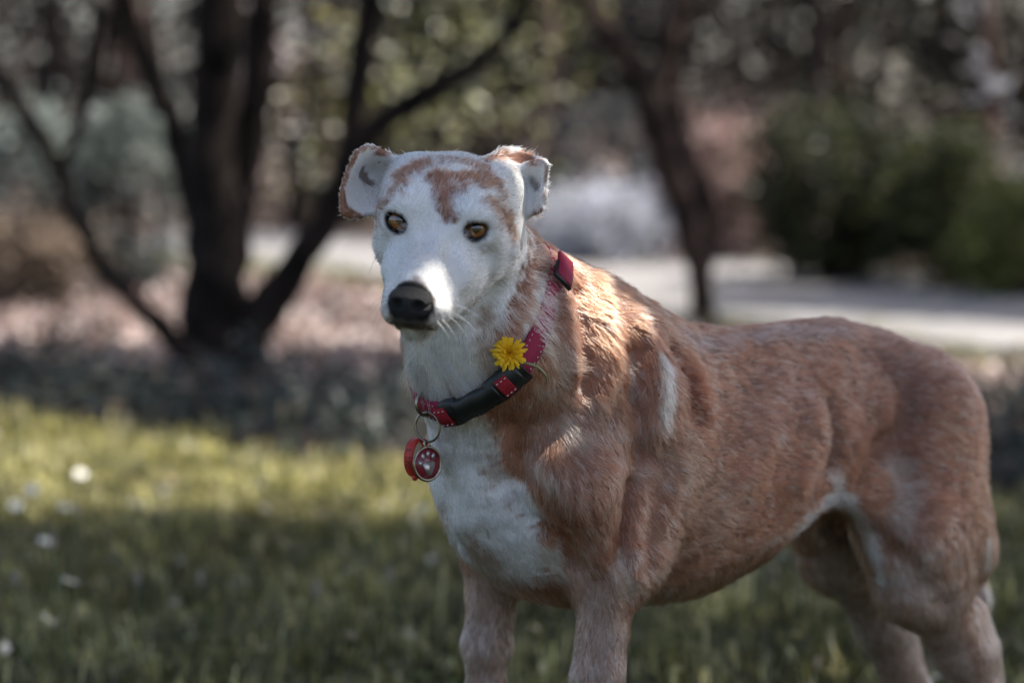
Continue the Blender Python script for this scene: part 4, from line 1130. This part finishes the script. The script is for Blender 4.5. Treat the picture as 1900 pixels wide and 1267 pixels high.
def band(th0, th1, half, lift, thick, n=40, profile=None):
    """closed curved box along the collar"""
    t = np.linspace(th0, th1, n); hw = half if profile is None else half * profile(np.linspace(0, 1, n))
    hw = np.broadcast_to(hw, (n,))
    R4 = [ring_pt(t, -hw, lift + 0 * t), ring_pt(t, hw, lift + 0 * t), ring_pt(t, hw, lift + thick + 0 * t), ring_pt(t, hw * 0, lift + thick * 1.15 + 0 * t), ring_pt(t, -hw, lift + thick + 0 * t)]
    m = len(R4); V = np.stack(R4, 1).reshape(-1, 3)
    i = np.arange(n - 1)[:, None] * m; j = np.arange(m)[None]; k = (j + 1) % m
    Q = np.stack([i + j, i + k, i + m + k, i + m + j], -1).reshape(-1, 4)
    caps = np.array([[0, 1, 2, 3, 4][::-1], [(n - 1) * m + q for q in range(m)]])
    return b2w(V), [Q, caps]
def unwrap(a, b):
    d = (b - a + pi) % (2 * pi) - pi; return a, a + d
def web_material(name, c1, c2):
    m = material(name, c1, .75, .25)
    tc = N(m, 'ShaderNodeTexCoord'); w = N(m, 'ShaderNodeTexWave'); w.inputs['Scale'].default_value = 260; w.inputs['Distortion'].default_value = 1.5
    L(m, tc.outputs['Object'], w.inputs['Vector'])
    mx = N(m, 'ShaderNodeMix', data_type='RGBA'); mx.inputs[6].default_value = (*c1, 1); mx.inputs[7].default_value = (*c2, 1)
    L(m, w.outputs['Fac'], mx.inputs[0]); L(m, mx.outputs[2], bsdf(m).inputs['Base Color'])
    bp = N(m, 'ShaderNodeBump'); bp.inputs['Strength'].default_value = .5; bp.inputs['Distance'].default_value = .0006
    L(m, w.outputs['Fac'], bp.inputs['Height']); L(m, bp.outputs[0], bsdf(m).inputs['Normal'])
    return m
m_web = web_material('crimson_webbing', (.16, .008, .030), (.27, .014, .046)); m_web2 = web_material('red_webbing', (.20, .008, .014), (.28, .012, .020))
m_plastic = noisy(material('black_plastic', rough=.42, spec=.4), (.006, .007, .006), (.012, .013, .012), 90)
m_steel = noisy(material('worn_steel', rough=.32, metal=1.), (.16, .135, .10), (.34, .30, .24), 160)
m_thread = material('white_thread', (.52, .46, .46), .8)
collar = empty('dog_collar', tuple(b2w(COLLAR_C)))
tag(collar, 'crimson webbing collar with a black clip buckle round the dog\'s neck', 'collar')
LIFT = .0075
tA, tB = unwrap(th_at(832, 757), th_at(945, 697))          # buckle span
sgn = np.sign(tB - tA)
strap = mesh_np('strap', *band(tB - sgn * .05, tA + sgn * (2 * pi + .05), .0102, LIFT, .0026, 160), m_web, collar)
# black buckle: two housings and the centre block
bk = mesh_np('buckle', *band(tA + sgn * .16, tB - sgn * .20, .0108, LIFT + .001, .0066, 24, lambda u: .94 + .06 * np.cos(u * 4 * pi)), m_plastic, collar)
for a_, b_ in ((tA - sgn * .02, tA + sgn * .20), (tB - sgn * .30, tB + sgn * .10)):
    mesh_np('prong_housing', *band(a_, b_, .0125, LIFT + .0005, .0060, 14, lambda u: .90 + .10 * np.sin(u * pi)), m_plastic, bk)
    mid = (a_ + b_) / 2
for a_, b_ in ((tA - sgn * .10, tA + sgn * .06), (tB - sgn * .17, tB - sgn * .03)):
    mesh_np('webbing_loop', *band(a_, b_, .0095, LIFT + .0056, .0028, 12, lambda u: 1. + 0 * u), m_web2, bk)
mesh_np('slider_bar', *band(tB + sgn * .06, tB + sgn * .17, .0128, LIFT + .0015, .0046, 8), m_plastic, bk)
ts = th_at(1018, 530)
mesh_np('strap_slider', *band(ts - .05, ts + .14, .0110, LIFT + .0088, .0032, 10), m_plastic, collar)
mesh_np('strap_fold', *band(ts - .03, ts + .26, .0094, LIFT + .0100, .0028, 12), m_web, collar)
# stitching
stp = []
def stitch(t0, t1, off, lift, n):
    for t in np.linspace(t0, t1, n):
        p = ring_pt(np.array([t - .011, t + .011]), np.array([off, off]), np.array([lift, lift]))
        stp.append(tube(b2w(p), [.00040, .00040], 5))
for off in (-.0080, .0080): stitch(tB + sgn * .22, tA + sgn * (2 * pi - .16), off, LIFT + .0031, 64)
for a_, b_ in ((tA - sgn * .08, tA + sgn * .04), (tB - sgn * .15, tB - sgn * .05)):
    for off in (-.0074, .0074): stitch(a_, b_, off, LIFT + .0086, 3)
tag(mesh_np('stitching', *merge(stp), m_thread, collar), kind='stuff')
def torus(c, ax, R, r, seg=40, sub=10, squash=1.):
    ax = ax / np.linalg.norm(ax); u = np.cross(ax, [0, 0, 1.]); u /= np.linalg.norm(u); w = np.cross(ax, u)
    t = np.linspace(0, 2 * pi, seg, endpoint=False); s = np.linspace(0, 2 * pi, sub, endpoint=False)
    d = np.cos(t)[:, None] * u * squash + np.sin(t)[:, None] * w
    V = (c + d * R)[:, None] + r * (np.cos(s)[None, :, None] * d[:, None] + np.sin(s)[None, :, None] * ax)
    i = np.arange(seg)[:, None]; j = np.arange(sub)[None]; k = (i + 1) % seg; l = (j + 1) % sub
    Q = np.stack([i * sub + j, k * sub + j, k * sub + l, i * sub + l], -1).reshape(-1, 4)
    return V.reshape(-1, 3), [Q]
tD = th_at(792, 738)
pD = b2w(ring_pt(np.array([tD]), np.array([-.009]), np.array([LIFT + .002])))[0]
dD = (pD - CAM) @ C_F
i_ = pick(812, 850); dS = (b2w(DV[i_]) - CAM) @ C_F
dT = min(dD - .004, dS - .010)
ringc = at(791, 748, dT - .014)
mesh_np('d_ring', *torus(ringc, np.array([.62, -.78, .05]), .0105, .0014), m_steel, collar)
# ---- split ring with the tags
sr = mesh_np('split_ring', *torus(at(793, 792, dT - .012), np.array([-.55, -.83, 0.]), .0128, .0011), m_steel)
sr2 = mesh_np('coil', *torus(at(793, 792, dT - .0137), np.array([-.55, -.83, .03]), .0125, .0008), m_steel, sr)
tag(sr, 'thin steel split ring linking the collar ring to the tags', 'ring')
tc_ = at(793, 860, dT - .012); tn = np.array([.62, -.77, .08]); tn /= np.linalg.norm(tn); tu = np.cross(tn, [0, 0, 1.]); tu /= -np.linalg.norm(tu); tv = np.cross(tn, tu); tv = tv if tv[2] > 0 else -tv
m_enamel = noisy(material('maroon_enamel', rough=.25, spec=.5), (.13, .012, .022), (.17, .016, .028), 200); m_pad = noisy(material('brushed_silver', rough=.42, metal=.9), (.34, .31, .30), (.48, .44, .42), 300)
def prism(outline, z0, z1, c=None):
    """outline (n,2) in the tag plane, extruded along its normal"""
    c = tc_ if c is None else c
    A = np.asarray(outline); n = len(A); P = c + A[:, :1] * tu + A[:, 1:] * tv
    V = np.concatenate([P + tn * z0, P + tn * z1]); j = np.arange(n); k = (j + 1) % n
    return V, [np.stack([j, k, n + k, n + j], 1), np.array([j[::-1], n + j])]
def ell_pts(cx, cy, rx, ry, rot=0, n=22):
    t = np.linspace(0, 2 * pi, n, endpoint=False); x, y = rx * np.cos(t), ry * np.sin(t)
    return np.stack([cx + x * cos(rot) - y * sin(rot), cy + x * sin(rot) + y * cos(rot)], 1)
TR = .0142
pt = empty('paw_print_tag', tuple(tc_)); tag(pt, 'round steel pet tag with a silver paw print on maroon enamel', 'pet tag')
mesh_np('disc', *prism(ell_pts(0, 0, TR * .93, TR * .93, n=40), -.0010, .0004), m_enamel, pt)
mesh_np('rim', *torus(tc_, tn, TR, .0014, 48, 10), m_steel, pt)
for cx, cy, rx, ry, ro in ((-.0076, .0008, .0018, .0025, .35), (-.0045, .0062, .0019, .0031, .2), (.0010, .0082, .0019, .0030, -.02), (.0062, .0060, .0018, .0029, -.25)):
    mesh_np('toe', *prism(ell_pts(cx, cy, rx, ry, ro), .0003, .0010), m_pad, pt)
t = np.linspace(0, 2 * pi, 40, endpoint=False)
pr = .0058 * (1 - .16 * np.cos(3 * (t - pi / 2)) * 1.0)
mesh_np('pad', *prism(np.stack([.0012 + pr * np.cos(t), -.0032 + pr * np.sin(t) * 1.05], 1), .0003, .0010), m_pad, pt)
mesh_np('loop', *torus(tc_ + tv * (TR + .0030), tn, .0026, .0010, 24, 8), m_steel, pt)
# ---- red band tag
m_red = noisy(material('red_plastic', rough=.45, spec=.4), (.36, .018, .010), (.46, .028, .016), 60)
bc_ = at(776, 849, dT + .006); bax = np.array([.80, -.60, .0]); bu = np.cross(bax, [0, 0, 1.]); bu /= np.linalg.norm(bu); bv = np.array([0, 0, 1.])
def loop_strip(R, th, half, r_in):
    d = np.cos(th)[:, None] * bu * .80 + np.sin(th)[:, None] * bv
    V = np.stack([bc_ + d * R + bax * half, bc_ + d * R - bax * half, bc_ + d * r_in - bax * half, bc_ + d * r_in + bax * half], 1)
    n = len(th); i = np.arange(n)[:, None] * 4; k = (np.arange(n)[:, None] + 1) % n * 4; j = np.arange(4)[None]; l = (j + 1) % 4
    return V.reshape(-1, 3), [np.stack([i + j, k + j, k + l, i + l], -1).reshape(-1, 4)]
rb = empty('band_tag', tuple(bc_)); tag(rb, 'red plastic band tag looped behind the round paw tag', 'pet tag')
mesh_np('loop_band', *loop_strip(.0172, np.linspace(0, 2 * pi, 56, endpoint=False), .0050, .0162), m_red, rb)
rv = at(770, 886, dT + .002)
bm = bmesh.new(); bmesh.ops.create_uvsphere(bm, u_segments=16, v_segments=10, radius=.0028); bmesh.ops.translate(bm, verts=bm.verts, vec=Vector(rv))
for f in bm.faces: f.smooth = True
me = bpy.data.meshes.new('rivet'); bm.to_mesh(me); bm.free(); me.materials.append(m_red); link(bpy.data.objects.new('rivet', me), rb)
# stamped characters, running down the outside of the band
fc = bpy.data.curves.new('stamp_source', 'FONT'); fc.body = 'L 170'; fc.size = .0078; fc.extrude = .0001; fc.align_x = 'CENTER'; fc.align_y = 'CENTER'
fc.materials.append(material('black_ink', (.01, .01, .01), .6))
_tmp = bpy.data.objects.new('stamp_source', fc); me = bpy.data.meshes.new_from_object(_tmp); bpy.data.objects.remove(_tmp)
fo = bpy.data.objects.new('stamped_text', me); link(fo, rb)
sdn = -bu if (bu @ C_R) > 0 else bu
o_ = sdn * .80 * cos(.12) + bv * sin(.12); nrm = o_ / np.linalg.norm(o_)
zax = nrm; xax = -bv - nrm * (-bv @ nrm); xax /= np.linalg.norm(xax); yax = np.cross(zax, xax)
Mx = Matrix([[*r_] for r_ in np.stack([xax, yax, zax], 1)]).to_4x4(); Mx.translation = Vector(bc_ + (sdn * .80 * cos(.05) + bv * sin(.05)) * .0172 + nrm * .0009)
fo.matrix_basis = Mx

# ================================================================== the dandelion tucked into the collar
tF = th_at(947, 668)
fcen = b2w(ring_pt(np.array([tF]), np.array([.004]), np.array([LIFT + .008])))[0]
dF = (fcen - CAM) @ C_F; fcen = at(945, 656, dF)
fn_ = CAM - fcen; fn_ /= np.linalg.norm(fn_); fn_ = fn_ + np.array([-.12, 0, .22]); fn_ /= np.linalg.norm(fn_); fu = np.cross(fn_, [0, 0, 1.]); fu /= np.linalg.norm(fu); fv = np.cross(fu, fn_)
fl_e = empty('dandelion', tuple(fcen)); tag(fl_e, 'yellow dandelion flower tucked under the dog\'s collar strap', 'flower')
r = np.random.default_rng(55); pv, pq, pc = [], [], []
NPET = 170
for k in range(NPET):
    q = (k / NPET) ** .72; a = k * 2.39996 + r.normal(0, .12)
    Lp = (.0035 + .0112 * q) * r.uniform(.88, 1.12); el = (1 - q) * 1.25 + .10 + r.normal(0, .10)
    d = cos(a) * fu + sin(a) * fv; sd_ = -sin(a) * fu + cos(a) * fv; w = .0011 * r.uniform(.8, 1.25)
    base = fcen + d * .0012 * q - fn_ * .001 * q
    o0 = len(pv)
    for s_, ww, lf in ((0., .55, 0), (.45, 1., .18), (.82, 1., .12), (1., .62, -.02)):
        c = base + (d * cos(el) + fn_ * sin(el)) * Lp * s_ + fn_ * lf * Lp * .35
        pv += [c - sd_ * w * ww, c + sd_ * w * ww]
    for s_ in range(3): pq.append((o0 + 2 * s_, o0 + 2 * s_ + 1, o0 + 2 * s_ + 3, o0 + 2 * s_ + 2))
    cc = np.array((.80, .42, .010)) * (1 - q) + np.array((.86, .56, .025)) * q
    pc += [cc * r.uniform(.85, 1.1)] * 8
tag(mesh_np('petals', np.array(pv), np.array(pq), attr_material('dandelion_petal', 'col', .6, .2, .35), fl_e, attrs={'col': np.clip(pc, 0, .9)}), kind='stuff')
t_ = np.linspace(0, 1, 6); v, fl = tube(np.array([fcen - fn_ * (.0005 + .006 * x) for x in t_]), np.array([.0035, .0042, .0042, .0036, .0028, .0020]), 12)
mesh_np('calyx', v, fl, m_stem, fl_e)
def sp(px, py, off):                      # a point lying on the coat at a pixel
    p = b2w(DV[pick(px, py)]); dd = (p - CAM) @ C_F; return at(px, py, dd - off)
sp_path = np.array([fcen - fn_ * .006, at(966, 672, dF + .004), sp(985, 676, .020), sp(1000, 683, .022), sp(1012, 696, .022), sp(1015, 710, .018)])
v, fl = tube(smooth_path(sp_path, 26), np.linspace(.0013, .0011, 26), 8); mesh_np('stalk', v, fl, noisy(material('dandelion_stalk', rough=.5), (.16, .17, .07), (.24, .22, .12), 80), fl_e)
# ================================================================== the tree that shades dog and lawn (its crown hangs above the frame)
def sunspot(px, py, r, off=0.): return (b2w(DV[pick(px, py)]), r)
SPOTS = [sunspot(*a) for a in SUNSPOTS]
cP = clump_points(62000, (2.2, 3.7, 3.15), (2.9, 2.7, .62), 900, .22, 501, shell=.15)
gp = to_ground(cP)
lowx = np.array([ground(-900, 930)[:2], ground(0, 972)[:2], ground(400, 985)[:2], ground(800, 1003)[:2], ground(900, 1000)[:2]])
ylow = np.interp(gp[:, 0], lowx[:, 0], lowx[:, 1])
right_x = ground(1020, 950)[0]
keep = (gp[:, 1] < ylow + .05 * vnoise(gp, 2.2, 9)) | (gp[:, 0] > right_x + .05 * vnoise(gp, 2., 10))
keep &= gp[:, 1] < 6.4
keep &= (gp[:, 1] > -.3)
cP = cP[keep]
fill = np.concatenate([b2w(DV[pick(*q)]) + SUN_DIR * 3.2 + np.random.default_rng(9).normal(0, .09, (40, 3)) for q in ((1545, 615), (1500, 610), (1060, 830))])  # extra leaves added sunward to close stray sun gaps on the dog
cP = np.concatenate([cP, fill])
shade_r = np.random.default_rng(502)
crown = leaf_quads(cP, shade_r.uniform(.075, .115, len(cP)), vary([(.075, .095, .03), (.10, .12, .04), (.06, .075, .025)], len(cP), 503), up=((0, 0, 1), 1.), width=.5, seed=504)
def open_gaps(V, T, C, spots):
    """drop the leaves that would hang in the gaps of light"""
    L4 = V.reshape(-1, 4, 3); n = len(L4); k = np.ones(n, bool)
    S = np.concatenate([L4, L4.mean(1, keepdims=True), (L4[:, [0]] + L4[:, [1]]) / 2, (L4[:, [1]] + L4[:, [2]]) / 2, (L4[:, [2]] + L4[:, [3]]) / 2, (L4[:, [3]] + L4[:, [0]]) / 2], 1)
    for s, r in spots:
        v = S - s; t = v @ SUN_DIR; k &= (np.linalg.norm(v - t[..., None] * SUN_DIR, axis=2) > r).all(1)
    V = L4[k].reshape(-1, 3); i = np.arange(k.sum())[:, None] * 4
    return V, np.concatenate([i + [0, 1, 2], i + [0, 2, 3]]), C.reshape(-1, 4, 3)[k].reshape(-1, 3)
crown = open_gaps(*crown, SPOTS)
tb = np.array([4.3, 3.0, 0.])
tree('shade_tree', tuple(tb), [
    ('trunk', np.array([tb, tb + (-.1, .05, 1.1), tb + (-.35, .15, 2.2), tb + (-1.0, .4, 3.0)]), 0, [.20, .16, .13, .08]),
    ('branch', np.array([tb + (-.35, .15, 2.2), tb + (-1.6, -.4, 2.95), tb + (-3.2, -.9, 3.2)]), 0, [.08, .05, .015]),
    ('branch', np.array([tb + (-1.0, .4, 3.0), tb + (-2.2, 1.0, 3.2), tb + (-3.4, 1.8, 3.3)]), 0, [.08, .05, .015]),
    ('branch', np.array([tb + (-.35, .15, 2.2), tb + (-.2, 1.2, 3.1), tb + (-.5, 2.3, 3.3)]), 0, [.07, .04, .012])],
    crown, 'broad leafy tree whose low crown spreads shade over the dog', m_bark2)

# unseen tree added to block skylight; its own shadow falls outside the view
cP = clump_points(26000, (-3.4, 5.0, 3.4), (2.3, 2.4, .8), 500, .22, 601, shell=.15)
gp = to_ground(cP); cP = cP[gp[:, 0] < -gp[:, 1] * .24 - .25]
tb = np.array([-4.4, 4.4, 0.])
tree('sky_block_tree', tuple(tb), [
    ('trunk', np.array([tb, tb + (.1, .05, 1.2), tb + (.3, .2, 2.3), tb + (.9, .5, 3.2)]), 0, [.22, .17, .13, .07]),
    ('branch', np.array([tb + (.3, .2, 2.3), tb + (.2, 1.4, 3.0), tb + (.5, 2.8, 3.5)]), 0, [.08, .05, .015]),
    ('branch', np.array([tb + (.3, .2, 2.3), tb + (.5, -1., 3.0), tb + (.6, -2.0, 3.4)]), 0, [.08, .05, .015])],
    leaf_quads(cP, shade_r.uniform(.075, .115, len(cP)), vary([(.075, .095, .03), (.10, .12, .04), (.06, .075, .025)], len(cP), 603), up=((0, 0, 1), 1.), width=.5, seed=604),
    'added broad tree out of view that blocks skylight over the lawn', m_bark2)

# ================================================================== small things in the lawn
m_petal = material('daisy_petal', (.82, .82, .80), .6); m_disc = material('daisy_disc', (.62, .40, .03), .7)
def daisy_meshes():
    V, T = [], []
    for k in range(13):
        a = k * 2 * pi / 13; d = np.array([cos(a), sin(a), 0]); s = np.array([-sin(a), cos(a), 0]) * .0022
        o0 = len(V); V += [d * .003 - s * .6, d * .003 + s * .6, d * .010 + s + (0, 0, .001), d * .0125 + (0, 0, .0005), d * .010 - s + (0, 0, .001)]
        T.append([o0, o0 + 1, o0 + 2, o0 + 3, o0 + 4])
    return np.array(V), np.array(T)
dv_, dt_ = daisy_meshes(); first = {}
def daisy(x, y, h, tilt):
    e = empty('daisy', (x, y, .004))
    for nm in ('petals', 'disc', 'stalk'):
        if nm not in first:
            if nm == 'petals': o = mesh_np(nm, dv_, dt_, m_petal)
            elif nm == 'disc':
                bm = bmesh.new(); bmesh.ops.create_uvsphere(bm, u_segments=10, v_segments=6, radius=.0038); me = bpy.data.meshes.new('disc'); bm.to_mesh(me); bm.free(); me.materials.append(m_disc)
                o = bpy.data.objects.new('disc', me); COL.objects.link(o)
            else:
                v, fl = tube(np.array([(0, 0, -.06), (.003, 0, -.03), (0, 0, -.001)]), [.0009, .0009, .0008], 5); o = mesh_np(nm, v, fl, m_stem)
            first[nm] = o
        else:
            o = first[nm].copy(); COL.objects.link(o)
        o.parent = e; o.location = (0, 0, h)
        if nm != 'stalk': o.rotation_euler = (tilt, 0, x * 7)
    tag(e, 'small white daisy blooming in the lawn', 'daisy', 'daisies in the lawn')
rd = np.random.default_rng(77)
for px, py in [(150, 905), (368, 933), (612, 964), (745, 948), (60, 925), (30, 965), (250, 945), (480, 925), (545, 965), (690, 935), (785, 960), (120, 958), (330, 968), (420, 960), (575, 930), (655, 970), (85, 1035), (130, 1112), (658, 1085), (215, 1045), (90, 1165), (540, 1165), (1270, 1110), (1480, 1190)]:
    g = ground(px, py, .06); daisy(g[0], g[1], .075 + rd.uniform(-.012, .014), rd.uniform(.2, .8))
m_seed = noisy(material('seed_head', rough=.9), (.16, .13, .10), (.30, .26, .20), 60)
for k, (px, py, h) in enumerate([(140, 1290, .20), (118, 1120, .14), (60, 1260, .13), (545, 905, .15), (530, 880, .13), (270, 1250, .12), (395, 1225, .11), (40, 930, .16), (560, 1240, .10), (740, 1200, .10)]):
    g = ground(px, py); e = empty('plantain_stalk', (g[0], g[1], 0))
    top = g + (rd.uniform(-.03, .03), rd.uniform(-.02, .02), h)
    v, fl = tube(smooth_path(np.array([g - (0, 0, .01), (g + top) / 2 + rd.normal(0, .006, 3), top]), 10), np.linspace(.0018, .0013, 10), 6); mesh_np('stalk', v, fl, m_stem, e)
    v, fl = tube(np.array([top - (0, 0, .004), top + (0, 0, .006), top + (0, 0, .018), top + (0, 0, .024)]), [.0016, .0042, .0038, .001], 8); mesh_np('seed_head', v, fl, m_seed, e)
    tag(e, 'thin plantain stalk with a brown seed head rising from the grass', 'plant', 'plantain stalks in the lawn')
